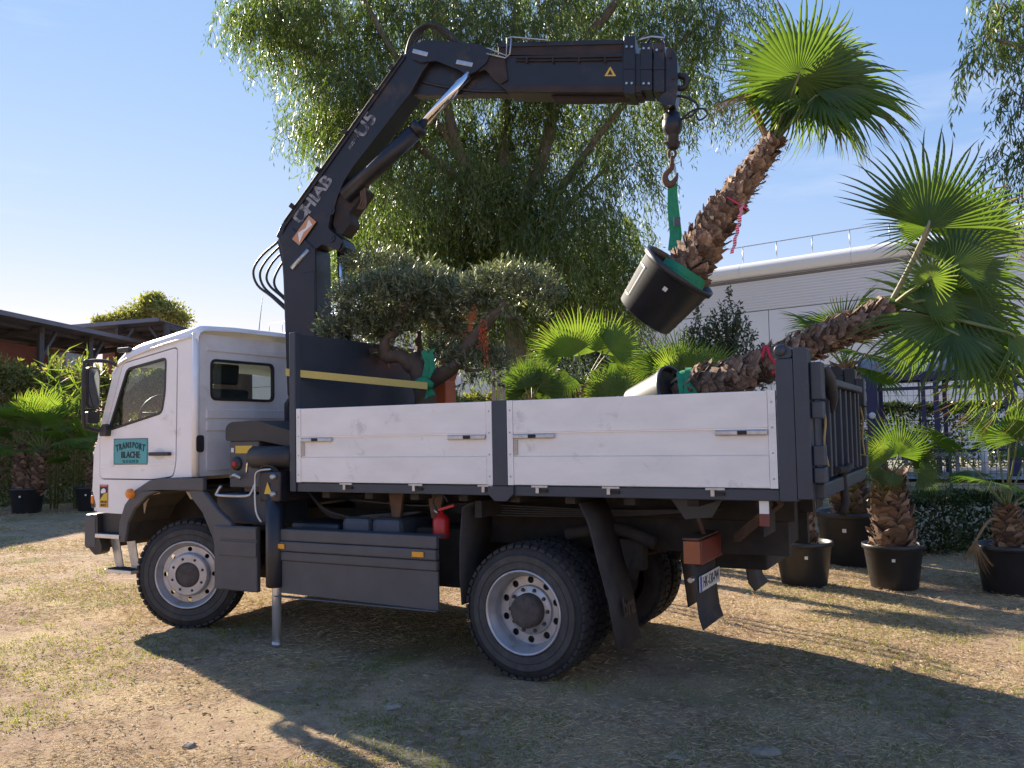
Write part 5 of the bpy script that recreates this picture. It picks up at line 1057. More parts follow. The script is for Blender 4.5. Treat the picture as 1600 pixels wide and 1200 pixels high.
c = tmix(tramp(tnoise(.55, 7, .7), [(.55, (0, 0, 0)), (.67, (.75, .75, .75))]), c, greenc)
lk(c, b.inputs['Base Color'])
bp = n.nodes.new('ShaderNodeBump'); bp.inputs['Strength'].default_value = .9; bp.inputs['Distance'].default_value = .03; lk(tnoise(38, 9, .75), bp.inputs['Height']); lk(bp.outputs['Normal'], b.inputs['Normal'])
MATS['ground_dry'] = m
me = raw_mesh('ground', V, Fq, 'ground_dry'); me.polygons.foreach_set('use_smooth', [True]*len(me.polygons))
ground = meshobj('ground', me, kind='structure')
# ---- loose cover, densest near the camera
def scatter(nn, x0, x1, y0, y1, bias=1.0):
    """points on the ground with a density that falls with distance from the viewpoint"""
    out = []
    while len(out) < nn:
        k = 40000; x = RNG.uniform(x0, x1, k); y = RNG.uniform(y0, y1, k); d2 = x*x+(y+5.7)**2
        keep = RNG.random(k) < np.minimum(1, 10/np.maximum(d2, 4))**bias
        dx = x*CF.x+(y+5.7)*CF.y; rx = x*CR.x+(y+5.7)*CR.y; keep &= (dx > 1.2) & (np.abs(rx) < dx*.66+.4)
        out += list(zip(x[keep], y[keep]))
    return np.array(out[:nn])
def nz2(x, y, s, o): return np.array([mn.noise((a*s, b_*s, o)) for a, b_ in zip(x, y)])
def ground_z(xy): return np.array([gh(a, b_) for a, b_ in xy])
xy = scatter(380000, -26, 6, -4.6, 12, .78); dn = nz2(xy[:, 0], xy[:, 1], 1.1, 3.3)+.6*nz2(xy[:, 0], xy[:, 1], .35, 9.0); xy = xy[(dn+RNG.normal(size=len(dn))*.20) > -.10]
z = ground_z(xy); k = len(xy); a = RNG.uniform(0, 2*PI, k); el = RNG.normal(.05, .16, k); D = np.stack([np.cos(a)*np.cos(el), np.sin(a)*np.cos(el), np.sin(el)], 1)
P = np.stack([xy[:, 0], xy[:, 1], z+.004+RNG.random(k)*.012], 1)
dist = np.sqrt(xy[:, 0]**2+(xy[:, 1]+5.7)**2)
o = meshobj('straw', leaves(P, D, RNG.uniform(.018, .075, k)**1.0*(1+dist*.03), .0022*(1+dist*.13), 'straw', 'straw'), kind='stuff'); tag(o, 'dry cut straw lying over the bare earth', 'straw')
xy = scatter(120000, -26, 6, -4.6, 12, .62); dn = nz2(xy[:, 0], xy[:, 1], .55, 21.0)+.5*nz2(xy[:, 0], xy[:, 1], 1.7, 5.0); xy = xy[(dn+RNG.normal(size=len(dn))*.10) > .17]
z = ground_z(xy); k = len(xy); rep = 3; P = np.repeat(np.stack([xy[:, 0], xy[:, 1], z], 1), rep, 0)+RNG.normal(size=(k*rep, 3))*np.array([.012, .012, 0]); D = RNG.normal(size=(k*rep, 3))*.75+np.array([0, 0, .55])
dist = np.sqrt(P[:, 0]**2+(P[:, 1]+5.7)**2)
o = meshobj('grass', leaves(P, D, RNG.uniform(.012, .040, k*rep), .0036*(1+dist*.10), 'grass', 'grass', curl=.3), kind='stuff'); tag(o, 'short green and yellowing grass patches on the dry ground', 'grass')
xy = scatter(7000, -16, 6, -4.6, 9, .9); z = ground_z(xy); k = len(xy); D = RNG.normal(size=(k, 3))*np.array([1, 1, .25]); P = np.stack([xy[:, 0], xy[:, 1], z+.010], 1)
o = meshobj('fallen_leaves', leaves(P, D, RNG.uniform(.02, .06, k), RNG.uniform(.007, .014, k), 'fallen_leaves', 'fallen_leaf', curl=.2), kind='stuff'); tag(o, 'brown fallen leaves scattered on the ground', 'leaves')
tf_P, tf_D, tf_L = [], [], []
Rt = random.Random(77)
tufts = [(-2.62, .12), (-2.55, .30), (-2.50, .05), (-3.62, .02), (-2.7, -.05), (-6.1, .0), (-3.4, -.35)]+[(Rt.uniform(-9, 2), Rt.uniform(-3.8, 3.5)) for _ in range(46)]
for (x, y) in tufts:
    k = Rt.randint(12, 34); g_ = gh(x, y)
    for _ in range(k): tf_P.append((x+Rt.gauss(0, .035), y+Rt.gauss(0, .035), g_)); tf_D.append((Rt.gauss(0, .45), Rt.gauss(0, .45), 1)); tf_L.append(Rt.uniform(.03, .12))
o = meshobj('grass_tufts', leaves(np.array(tf_P), np.array(tf_D), np.array(tf_L), .005, 'grass_tufts', 'grass', curl=.25), kind='stuff'); tag(o, 'taller grass tufts sprouting round the tyres and over the yard', 'grass')
# small stones: a few big pale ones singly, gravel as one mass
def stone_geom(R, s, flat=.5):
    v = []; nl = 5
    for j in range(nl+1):
        ph = -PI/2+PI*j/nl
        for q in range(7): t = 2*PI*q/7; r = s*(1+R.uniform(-.22, .22)); v.append((r*math.cos(ph)*math.cos(t), r*math.cos(ph)*math.sin(t)*.8, r*math.sin(ph)*flat))
    return v, [(j*7+q, j*7+(q+1) % 7, (j+1)*7+(q+1) % 7, (j+1)*7+q) for j in range(nl) for q in range(7)]
for i_, (px, py, s, lab) in enumerate(((613, 1107, .075, 'flat pale stone lying in the truck shadow left of the rear wheel'), (1196, 1180, .10, 'large flat pale stone at the bottom edge right of centre'), (1052, 1185, .055, 'small grey stone at the bottom edge near the centre'), (295, 1166, .05, 'pale stone in the sunlit straw at lower left'), (1150, 978, .05, 'small stone on the sunlit grass behind the mud flap'), (640, 1172, .03, 'tiny pale stone below the truck shadow stone'))):
    r = ray(px, py); t = (-.0-CAM.z)/r.z; p = CAM+r*t; g_ = gh(p.x, p.y); t = (g_-CAM.z)/r.z; p = CAM+r*t; v, f_ = stone_geom(random.Random(i_), s, .32)
    tag(MB().add([(a_+p.x, b_+p.y, c_+g_+s*.12) for a_, b_, c_ in v], f_).build('stone', 'stone'), lab, 'stone', 'loose stones')
gm = MB(); Rg = random.Random(5)
for (x, y) in scatter(500, -9, 3, -4.4, 4, .9):
    v, f_ = stone_geom(Rg, Rg.uniform(.004, .011), .6); g_ = gh(x, y); gm.add([(a_+x, b_+y, c_+g_) for a_, b_, c_ in v], f_)
o = gm.build('gravel', 'stone'); o['kind'] = 'stuff'; tag(o, 'fine gravel strewn over the bare earth', 'gravel')
# ================================================================== standing palms on the right
def gpt(px, py, z=0.0):
    for _ in range(4):
        p = atZ(px, py, z); z = gz(p.x, p.y)
    return Vector((p.x, p.y, z))
pA, pB, pC, pD = gpt(1257, 912), gpt(1398, 917), gpt(1332, 880), gpt(1580, 926)
potted_palm(pA, 'potted fan palm with a pale braided trunk half hidden by the tail lift', .62, .13, 7, .50, 41, .92, nb=70, elev=(80, 10), lab=-1.45, az0=1.0)
tB = potted_palm(pB, 'potted fan palm with a short stout brown trunk right of the tail lift', .92, .20, 0, .60, 43, .92, nb=150, dry=3, lab=-1.5, bootsz=.15)
topB = pB+Vector((0, 0, .46*.92+.92))
for (hx, hy, dd, e, u, tt, R, var) in ((1404, 712, -.05, .0, 1, .1, .66, 'wide'), (1384, 722, -.2, -.5, .75, .2, .36, 'young'), (1376, 732, -.1, -.9, .1, .2, .40, 'wide'), (1436, 738, -.1, .9, -.25, .3, .42, 'droop'), (1424, 722, .1, .8, .55, 0, .55, 'wide'), (1395, 740, -.25, -.3, -.8, .4, .3, 'droop'), (1420, 715, .25, .5, .9, -.3, .5, 'wide'), (1380, 715, .3, -.6, .7, -.3, .5, 'wide')):
    frond(tB, topB-Vector((0, 0, .06)), at(hx, hy, 10.3+dd), V3(e, u, tt), V3(-.1*e, .3, 1), R, var, r0=.011)
potted_palm(pC, 'tallest potted palm in the big pot behind the tail lift', 2.15, .20, 13, .82, 47, 1.28, nb=230, dry=6, elev=(80, -15), lab=4.5, pet=.6, bootsz=.13)
tD = potted_palm(pD, 'potted fan palm at the right edge with a dead frond over its pot', .55, .14, 9, .62, 51, 1.0, nb=80, elev=(85, 10), lab=.8, pet=.75)
d0 = pD+Vector((-.28, -.25, 0)); frond(tD, pD+Vector((0, 0, .75)), d0+Vector((-.05, -.08, .62)), Vector((-.1, -.1, -1)), Vector((-.3, -1, .2)), .62, 'dry', pm='palm_dry', sag=.35)
# palms behind the truck bed
def behind(px, py, d, label, hpx, r, nf, R0, seed, **k):
    p = at(px, py, d); g_ = gz(p.x, p.y); ht = p.z-g_-.46; return potted_palm(Vector((p.x, p.y, g_)), label, ht, r, nf, R0, seed, **k)
def fan_palm(px, py, d_, label, r, fr_, seed, nb=50, group='fan palms behind the bed', sc=1.0):
    top = at(px, py, d_); g_ = gz(top.x, top.y); L0 = Vector((top.x, top.y, g_)); t = thing('potted_palm', label, 'palm', L0, group); Rn = random.Random(seed)
    pot(t, Matrix.Translation(L0), sc, lab_ang=-1.3); path = [L0+Vector((0, 0, .46*sc)), L0.lerp(top, .7), top]; tr = MB().tube(path, [r*1.05, r*.95, r*.6], 10).build('trunk', 'palm_core', t)
    boots(tr, path, nb, lambda q: r*(1.05-.35*q), lambda q: .10*(1-.25*q), single=False, seed=seed); fibres(tr, path, 150, lambda q: r*1.05, .09, seed)
    for (hx, hy, dd, e, u, tt, R, var) in fr_:
        n_ = V3(-.15*e+Rn.uniform(-.15, .15), .25+.4*abs(e)-.2*max(0, u), 1); frond(t, top-Vector((0, 0, .06)), at(hx, hy, d_+dd), V3(e, u, tt), n_, R*1.28, var, r0=.012)
    return t
up = lambda x, y, n_, sp, R, var, sd: [(x+random.Random(sd+k).uniform(-14, 14)+math.sin(a_)*14, y-abs(math.cos(a_))*random.Random(sd+k).uniform(8, 20), random.Random(sd*3+k).uniform(-.25, .25), math.sin(a_), math.cos(a_), random.Random(sd+k).uniform(-.1, .3), R*random.Random(sd*7+k).uniform(.75, 1.05), var) for k, a_ in enumerate([-sp+2*sp*q/(n_-1) for q in range(n_)])]
fan_palm(832, 628, 12.6, 'low bushy fan palm rising just behind the middle stake post', .13, up(832, 618, 13, 1.35, .46, 'fan', 3)[:13], 61, nb=30)
fan_palm(912, 600, 13.2, 'tall bright green fan palm behind the middle of the bed', .10, [(905, 556, 0, -.15, 1, .1, .66, 'young'), (940, 552, .1, .38, 1, 0, .60, 'young'), (952, 548, -.1, .85, .6, .1, .50, 'young'), (884, 552, .1, -.75, .65, .1, .52, 'young'), (872, 560, 0, -1, .15, .2, .50, 'fan'), (940, 575, -.1, .35, -.9, .2, .40, 'droop'), (958, 566, .1, 1, -.1, .1, .42, 'wide'), (890, 585, 0, -.6, -.7, .2, .36, 'droop')], 63)
fan_palm(958, 640, 12.4, 'small fan palm peeping over the bed left of the lying pot', .10, up(958, 630, 8, 1.2, .40, 'young', 5), 67, nb=24)
fan_palm(1066, 605, 13.4, 'dense fan palm behind the bed below the hanging pot', .12, [(1062, 572, 0, 0, 1, .1, .58, 'wide'), (1040, 580, .1, -.5, .9, .1, .55, 'fan'), (1090, 580, -.1, .6, .85, .1, .52, 'fan'), (1105, 590, .1, .95, .45, .1, .60, 'young'), (1020, 575, 0, -.95, .25, .1, .55, 'wide'), (1050, 590, -.2, -.3, .6, .3, .45, 'young'), (1078, 592, -.2, .35, .7, .3, .42, 'young'), (1010, 590, .1, -1, -.25, .1, .45, 'wide')], 71)
fan_palm(1000, 612, 14.2, 'shaded fan palm between the bed and the white warehouse', .12, [(985, 590, 0, -.6, .7, .1, .6, 'wide'), (1010, 585, 0, .2, 1, .1, .6, 'wide'), (975, 600, 0, -1, .2, .1, .55, 'wide'), (1030, 598, 0, .9, .4, .1, .55, 'wide')], 73)
# palms on the left
pL = at(42, 800, 21.6); pL.z = gz(pL.x, pL.y)
potted_palm(pL, 'twin trunk fan palm in a black pot in front of the left hedge', 1.3, .17, 11, .95, 81, 1.12, nb=110, elev=(85, 0), pet=.75, twin=[(-.16, 0, 1.15, -.15, .0), (.22, .05, 1.05, .28, 0)], variants=('young', 'wide', 'young'), bootsz=.15)
pL2 = at(143, 800, 21.9); pL2.z = gz(pL2.x, pL2.y)
potted_palm(pL2, 'small fan palm in a pot behind the cab front corner', .75, .13, 9, .80, 83, 1.1, nb=60, elev=(85, 0), pet=.6, variants=('young', 'wide', 'young'))
# ================================================================== trees
def euc(name, label, base, limbs, clumps, seed, leaf=(.09, .16), lw=.017, trunk_r=.30, group=None):
    t = thing(name, label, 'tree', base); Rr = random.Random(seed); tk = MB()
    for pts, r0, r1 in limbs:
        nn = len(pts); tk.tube([p+Vector((Rr.uniform(-.05, .05), Rr.uniform(-.05, .05), 0)) for p in pts], [r0+(r1-r0)*i/(nn-1) for i in range(nn)], 9, curve=3)
    AP, AD, AL = [], [], []
    for (c, rx, rz, ns, ln) in clumps:
        c = np.array(c); d = norm(RNG.normal(size=(ns, 3))); p0 = c+d*(RNG.random((ns, 1))**.45)*np.array([rx, rx, rz])+np.array([0, 0, rz*.3])
        L_ = RNG.uniform(.4, 1.0, ns)*ln; out = norm(np.stack([d[:, 0], d[:, 1], np.full(ns, .15)], 1))
        nl = 24
        for k in range(nl):
            s = (k+.5)/nl; p = p0+out*(L_*.45*s**.7)[:, None]+np.array([0, 0, -1])*(L_*s**1.6)[:, None]+RNG.normal(size=(ns, 3))*.035
            AP.append(p); AD.append(np.array([0, 0, -1.0])+out*.35*(1-s)+RNG.normal(size=(ns, 3))*.42); 
        for q in range(0, ns, 9):
            a = Vector(p0[q]); o_ = Vector(out[q]); tk.tube([a-o_*.35-Vector((0, 0, .25)), a, a+o_*L_[q]*.35-Vector((0, 0, L_[q]*.4))], [.014, .009, .004], 4)
    tk.build('trunk', 'euc_bark', t); AP = np.concatenate(AP); AD = np.concatenate(AD); k = len(AP)
    meshobj('crown', leaves(AP, AD, RNG.uniform(leaf[0], leaf[1], k), RNG.uniform(.8, 1.2, k)*lw, 'crown', 'euc_leaf', curl=.12), t, kind='stuff'); return t
DE = 24.0
def ec(px, py, dd=0.0): return at(px, py, DE+dd)
tb = at(800, 745, DE); tb.z = gz(tb.x, tb.y)
lim = [([tb, ec(806, 600), ec(798, 480), ec(790, 380)], 0.346, 0.245),
       ([ec(790, 390), ec(720, 250), ec(690, 110), ec(676, -40)], 0.202, 0.101), ([ec(792, 400), ec(850, 240), ec(880, 110), ec(950, 20), ec(1010, -60)], 0.202, 0.094),
       ([ec(790, 380), ec(790, 200, .5), ec(800, 60, .8), ec(815, -60, 1)], 0.180, 0.094), ([ec(800, 420), ec(900, 260, -.5), ec(1000, 130, -.8), ec(1090, 40, -1)], 0.130, 0.050),
       ([ec(745, 300), ec(620, 200, .5), ec(520, 100, .5), ec(430, 50, .5)], 0.122, 0.043), ([ec(796, 440), ec(880, 330, .8), ec(960, 250, 1)], 0.108, 0.050), ([ec(720, 250), ec(600, 60), ec(540, -60)], 0.101, 0.050),
       ([ec(792, 400), ec(700, 330, -.6), ec(620, 280, -.8)], 0.094, 0.043), ([ec(800, 470), ec(770, 400, .9), ec(740, 330, 1.1)], 0.094, 0.050)]
cl = []
Rc = random.Random(17)
CS = 1.45; CNX = 1.9
def cadd(px, py, r, rz, ns, ln, dd=None): cl.append((ec(px, py, CS*(Rc.uniform(-1.6, 1.6) if dd is None else dd)), r*CS, rz*CS, int(ns*CNX), ln*CS))
for px, py in ((430, 40), (460, 90), (500, 40), (520, 130), (500, 185), (550, 80), (535, 195), (570, 150), (460, 0), (410, 15)): cadd(px, py, .75, .45, 60, 1.0)
for px, py in ((600, 40), (620, 130), (590, 210), (560, 230), (650, 60), (640, 200), (700, 20), (720, 120), (760, 40), (690, 190)): cadd(px, py, .8, .6, 70, 1.2)
for px, py in ((640, 280), (700, 280), (620, 330), (680, 370), (740, 240), (760, 320), (720, 400), (790, 260), (800, 360), (840, 300), (850, 400), (620, 400), (660, 420), (780, 420), (900, 340), (910, 420), (950, 380), (590, 380), (600, 340)): cadd(px, py, .8, .6, 95, 1.5)
for px, py in ((800, 120), (830, 60), (860, 170), (900, 100), (900, 220), (960, 260), (980, 60), (990, 200), (1010, 130), (870, 20), (930, 30), (820, 200), (960, 430)): cadd(px, py, .75, .6, 62, 1.3)
for px, py in ((1040, 60), (1060, 130), (1080, 20), (1110, 70), (1100, 170), (1030, 0), (1140, 20)): cadd(px, py, .6, .45, 34, 1.2)
for px, py in ((640, -20), (740, -40), (840, -40), (940, -40), (1040, -50), (540, -20)): cadd(px, py, 1.0, .5, 60, 1.2)
for px, py in ((700, 470), (760, 480), (850, 480), (910, 490), (640, 470), (800, 520), (720, 540), (870, 540), (560, 420), (960, 480)): cadd(px, py, .8, .5, 60, 1.3, Rc.uniform(0, 1.5))
euc('eucalyptus_tree', 'huge weeping eucalyptus rising behind the truck and crane', tb, lim, cl, 5, leaf=(.13, .25), lw=.032)
DE = 12.0; CS = 1.0; CNX = .75; tb2 = at(1820, 760, 12); tb2.z = gz(tb2.x, tb2.y)
lim = [([tb2, ec(1800, 500), ec(1760, 250), ec(1740, 60)], .22, .14), ([ec(1765, 280), ec(1680, 160), ec(1600, 80), ec(1540, 60)], .07, .02), ([ec(1745, 100), ec(1660, 20), ec(1570, -10)], .07, .02), ([ec(1770, 320), ec(1680, 260), ec(1600, 240)], .05, .02), ([ec(1745, 80), ec(1760, -60, .6), ec(1790, -200, 1)], .13, .04), ([ec(1760, 240), ec(1850, 80, .8), ec(1920, -40, 1.2)], .09, .03)]
cl = []
for px, py in ((1560, 40), (1600, 80), (1545, 90), (1590, 20), (1640, 60), (1600, 160), (1640, 150), (1595, 240), (1630, 230), (1680, 100), (1700, 200), (1610, 300), (1660, 320), (1570, -10)): cadd(px, py, .32, .28, 20, .9, Rc.uniform(-.4, .4))
for px, py in ((1730, 0), (1760, -90), (1800, 40), (1850, -40), (1880, 80), (1820, 180), (1760, -180), (1900, 200), (1840, -150), (1780, 120), (1930, -20)): cadd(px, py, .75, .6, 55, 1.3, Rc.uniform(.2, 1.6))
euc('eucalyptus_tree', 'drooping eucalyptus branches reaching in at the upper right edge', tb2, lim, cl, 6, leaf=(.11, .20), lw=.024)
# far tree over the sheds
def leafy(name, label, base, top, blobs, n, leaf, m, trunk_r, cat='tree', group=None, upb=.2):
    t = thing(name, label, cat, base, group); tk = MB(); tk.tube([base, base.lerp(top, .6), top], [trunk_r, trunk_r*.8, trunk_r*.4], 8)
    AP, AD = [], []
    for (c, rx, rz, w_) in blobs:
        k = int(n*w_); d = norm(RNG.normal(size=(k, 3))); AP.append(np.array(c)+d*(RNG.random((k, 1))**.4)*np.array([rx, rx, rz])*(1+.25*RNG.normal(size=(k, 1)))); AD.append(d*.6+RNG.normal(size=(k, 3))*.5+np.array([0, 0, upb])); tk.tube([base.lerp(top, .75), Vector(c)], [trunk_r*.5, trunk_r*.15], 6)
    tk.build('trunk', 'twig', t); AP = np.concatenate(AP); AD = np.concatenate(AD); k = len(AP)
    meshobj('crown', leaves(AP, AD, RNG.uniform(.7, 1.2, k)*leaf, RNG.uniform(.35, .5, k)*leaf, 'crown', m), t, kind='stuff'); return t
D2 = 48; b0 = at(235, 690, D2); b0.z = .1
leafy('broadleaf_tree', 'distant round tree showing above the shed roofs', b0, at(235, 510, D2), [(at(x, y, D2+random.uniform(-1, 1)), r, r*.6, w_) for x, y, r, w_ in ((235, 482, .9, .2), (262, 486, .9, .18), (205, 494, .8, .15), (185, 500, .6, .1), (280, 500, .7, .12), (240, 468, .6, .1), (160, 503, .5, .07), (225, 503, 1.0, .1))], 9000, .20, 'hedge_leaf', .25)
# dark upright evergreens by the warehouse
def evergreen(px, py, d, label, hpx, nb, spread, seed):
    top = at(px, py, d); g_ = gz(top.x, top.y); base = Vector((top.x, top.y, g_)); t = thing('evergreen_shrub', label, 'shrub', base, 'dark evergreens by the warehouse'); tk = MB(); AP, AD = [], []; Rr = random.Random(seed); H = top.z-g_
    for k in range(nb):
        q = k/nb; z0 = H*(.25+.5*q); az = k*2.4; ln = H*(.42-.22*q); out = spread*(1-.75*q); a = base+Vector((0, 0, z0)); e = a+Vector((math.cos(az)*out, math.sin(az)*out, ln)); md = a.lerp(e, .5)+Vector((math.cos(az)*out*.15, math.sin(az)*out*.15, 0)); 
        if k == nb-1: e = top.copy()
        tk.tube([a, md, e], [.02, .012, .005], 5)
        m_ = 170; s = RNG.random(m_); a_, b_, e_ = (np.array(v) for v in (a, md, e)); p = np.where(s[:, None] < .5, a_+(b_-a_)*2*s[:, None], b_+(e_-b_)*(2*s[:, None]-1)); AP.append(p+RNG.normal(size=(m_, 3))*.035); AD.append(RNG.normal(size=(m_, 3))*.7+np.array([math.cos(az)*.2, math.sin(az)*.2, .5]))
    tk.tube([base, base+Vector((0, 0, H*.8))], [.06, .02], 6); tk.build('trunk', 'twig', t); AP = np.concatenate(AP); AD = np.concatenate(AD); k = len(AP)
    meshobj('crown', leaves(AP, AD, RNG.uniform(.06, .10, k), .035, 'crown', 'dark_leaf'), t, kind='stuff')
evergreen(1136, 450, 16.5, 'dark upright evergreen shrub in front of the white warehouse', 0, 30, .75, 1)
evergreen(1092, 475, 16.8, 'dark evergreen shrub left of the tall upright one', 0, 26, .7, 2)
evergreen(945, 500, 17, 'dark evergreen shrub under the hanging pot behind the palms', 0, 30, .9, 3)
evergreen(860, 520, 17.2, 'dark evergreen shrub behind the bright green palm', 0, 28, .9, 4)
# hedges
def hedge(label, pts, depth, z0, ztop, n, leaf, m, name='hedge', bump=.25, shoots=0):
    """pts: ground line of the front face"""
    a, b_ = Vector(pts[0]), Vector(pts[1]); e = (b_-a); Lh = e.length; e.normalize(); nn = Vector((-e.y, e.x, 0)); t = thing(name, label, 'hedge', (a+b_)/2); tk = MB()
    u = RNG.uniform(0, Lh, n); f_ = RNG.random(n); v = np.where(f_ < .5, np.abs(RNG.normal(0, .18, n)), RNG.uniform(0, depth, n)); zz_ = np.where(f_ < .5, RNG.uniform(0, 1, n), 1-np.abs(RNG.normal(0, .06, n)))
    tops = np.array([1+bump*.5*mn.noise((x*.9, 0, 5))+bump*.35*mn.noise((x*3.1, 1, 2)) for x in u]); z = z0+(ztop-z0)*tops*zz_; v = v+.25*np.array([mn.noise((x*1.3, y*1.3, 8)) for x, y in zip(u, z)])
    P = np.array(a)+np.outer(u, np.array(e))+np.outer(v, np.array(nn)); P[:, 2] = z; D = RNG.normal(size=(n, 3))*.7+np.array([0, 0, .35])-np.array(nn)*.3
    for k in range(shoots):
        x = random.uniform(0, Lh); p = np.array(a+e*x+nn*random.uniform(0, depth*.6)); q = 26; h = random.uniform(.2, .55); s = np.linspace(0, 1, q); PP = p+np.outer(s, [random.uniform(-.1, .1), 0, 0]); PP[:, 2] = ztop*1.0+s*h; P = np.concatenate([P, PP]); D = np.concatenate([D, RNG.normal(size=(q, 3))*.8+np.array([0, 0, .6])])
    for k in range(int(Lh/.7)): p = a+e*(k*.7+.3)+nn*depth*.5; tk.tube([Vector((p.x, p.y, z0)), Vector((p.x+random.uniform(-.2, .2), p.y, z0+(ztop-z0)*.85))], [.03, .012], 5)
    tk.build('stem', 'twig', t); k = len(P); meshobj('foliage', leaves(P, D, RNG.uniform(.7, 1.3, k)*leaf, RNG.uniform(.38, .55, k)*leaf, 'foliage', m), t, kind='stuff'); return t
hL = [at(-60, 775, 23.5), at(330, 775, 26)]; 
for p in hL: p.z = .085
hedge('tall leafy hedge behind the cab at the left edge', hL, 1.6, .085, 3.75, 42000, .13, 'hedge_leaf', shoots=60)
hB = [at(540, 700, 18.5), at(1010, 700, 17.8)]
for p in hB: p.z = gz(p.x, p.y)
hedge('shaded green hedge behind the truck bed under the eucalyptus', hB, 1.2, 0.05, 2.75, 22000, .12, 'hedge_leaf')
hR = [at(1340, 870, 12.3), at(2000, 870, 13.0)]
for p in hR: p.z = 0
hedge('low dark hedge behind the potted palms on the right', hR, .9, 0, .78, 24000, .075, 'dark_leaf')
hS = [at(1270, 720, 20.5), at(1640, 720, 20.5)]
for p in hS: p.z = .8
hedge('trimmed dark hedge behind the blue bus shelter', hS, .9, .8, 2.35, 14000, .10, 'dark_leaf', bump=.08)
# tall reeds left of the cab
rd = thing('reed_clump', 'tall reed clump standing up out of the left hedge', 'reed', (at(98, 775, 22.8).x, at(98, 775, 22.8).y, .085))
for k in range(9):
    p = at(98+random.uniform(-26, 26), 775, 22.8+random.uniform(-.3, .3)); p.z = .085; h = random.uniform(2.6, 4.1); q = p+Vector((random.uniform(-.3, .3), 0, h)); MB().tube([p, q], [.02, .008], 5).build('stem', 'petiole', rd)
    m_ = 16; s = np.linspace(.35, 1, m_); PP = np.array(p)+np.outer(s, np.array(q-p)); DD = RNG.normal(size=(m_, 3))*np.array([1, 1, .2])+np.array([0, 0, .9]); meshobj('leaves', leaves(PP, DD, RNG.uniform(.5, .9, m_), .05, 'leaves', 'palm_leaf_young', curl=-.25), rd)
# ================================================================== sheds on the left
def shed(label, e0, e1, zeave, zback, back, zwall, group='sheds on the left', bays=5):
    a, b_ = Vector((e0.x, e0.y, 0)), Vector((e1.x, e1.y, 0)); e = (b_-a); Lh = e.length; e.normalize(); nn = Vector((-e.y, e.x, 0))
    if nn.dot(CF) < 0: nn = -nn
    t = thing('open_shed', label, 'shed', (a+b_)/2, group)
    def P(u, v, z): return a+e*u+nn*v+Vector((0, 0, z))
    def slab(u0, u1, v0, v1, z00, z01, th, name, m, par=t):
        MB().add([P(u0, v0, z00-th), P(u1, v0, z00-th), P(u1, v1, z01-th), P(u0, v1, z01-th), P(u0, v0, z00), P(u1, v0, z00), P(u1, v1, z01), P(u0, v1, z01)], [(0, 3, 2, 1), (4, 5, 6, 7), (0, 1, 5, 4), (1, 2, 6, 5), (2, 3, 7, 6), (3, 0, 4, 7)]).build(name, m, par)
    nS = 12
    for k in range(nS): slab(Lh*k/nS+.01, Lh*(k+1)/nS-.01, -.35, back, zeave, zback, .05, 'roof_sheet', 'roof_dark')
    slab(0, Lh, -.42, -.36, zeave+.06, zeave+.06, .16, 'gutter', 'roof_sheet')
    for k in range(7): v = .4+k*(back-.8)/6; z = zeave+(zback-zeave)*(v+.35)/(back+.35)-.06; slab(0, Lh, v, v+.12, z, z, .14, 'purlin', 'timber_dark')
    for k in range(bays+1):
        u = Lh*k/bays; MB().bar(P(u, .1, .0), P(u, .1, zeave-.2), .18).build('post', 'timber_dark', t); MB().bar(P(u, .1, zeave-1.3), P(u+.9 if k < bays else u-.9, .1, zeave-.25), .12).build('brace', 'timber_dark', t)
        MB().bar(P(u, .0, zeave-.25), P(u, back, zback-.25), .16, .22).build('rafter', 'timber_dark', t)
    slab(0, Lh, back*.3, back*.3+.2, zwall, zwall, zwall-.1, 'back_wall', 'brick_red'); slab(0, Lh, back*.3-.15, back*.3-.05, zwall*.70, zwall*.70, .25, 'wall_rail', 'timber_dark'); slab(0, Lh, back-.3, back-.2, zback-.06, zback-.06, zback-.2, 'rear_wall', 'timber_dark')
    return t, P
s0, s1 = atZ(-300, 424, 6.2), atZ(208, 531, 6.2)
t, P = shed('long open shed with a dark sheet roof at the left edge', s0, s1, 6.12, 5.55, 6, 5.55)
Lh = (Vector((s1.x, s1.y, 0))-Vector((s0.x, s0.y, 0))).length
u0 = Lh*.72; MB().add([P(u0, .3, 4.45), P(u0+1.2, .3, 4.45), P(u0+1.2, .3, 5.25), P(u0, .3, 5.25), P(u0, .6, 4.45), P(u0+1.2, .6, 4.45), P(u0+1.2, .6, 5.25), P(u0, .6, 5.25)], [(0, 1, 2, 3), (4, 7, 6, 5), (0, 4, 5, 1), (1, 5, 6, 2), (2, 6, 7, 3), (3, 7, 4, 0)]).build('wall_panel', 'panel_grey', t)
s0, s1 = atZ(110, 512, 6.9), atZ(258, 500, 6.9)
shed('second dark roofed shed just left of the cab roof', s0, s1, 6.9, 6.2, 6, 6.2, bays=2)
# ================================================================== white warehouse
W0 = Vector((-5.46, 25.5, 0)); we = Vector((.98, -.2, 0)).normalized(); wn = Vector((.2, .98, 0)).normalized()
def WP(u, v, z): p = W0+we*u+wn*v; return Vector((p.x, p.y, z))
WH = thing('warehouse', 'large white clad warehouse with a rounded parapet and roof railing', 'warehouse', WP(0, 0, .8))
def wbox(u0, u1, v0, v1, z0, z1, name, m, par=WH, bevel=0):
    return MB().add([WP(u0, v0, z0), WP(u1, v0, z0), WP(u1, v1, z0), WP(u0, v1, z0), WP(u0, v0, z1), WP(u1, v0, z1), WP(u1, v1, z1), WP(u0, v1, z1)], [(0, 3, 2, 1), (4, 5, 6, 7), (0, 1, 5, 4), (1, 2, 6, 5), (2, 3, 7, 6), (3, 0, 4, 7)]).build(name, m, par, bevel=bevel)
wbox(-34, 22, .12, 12, .5, 7.2, 'core', 'joint_dark')
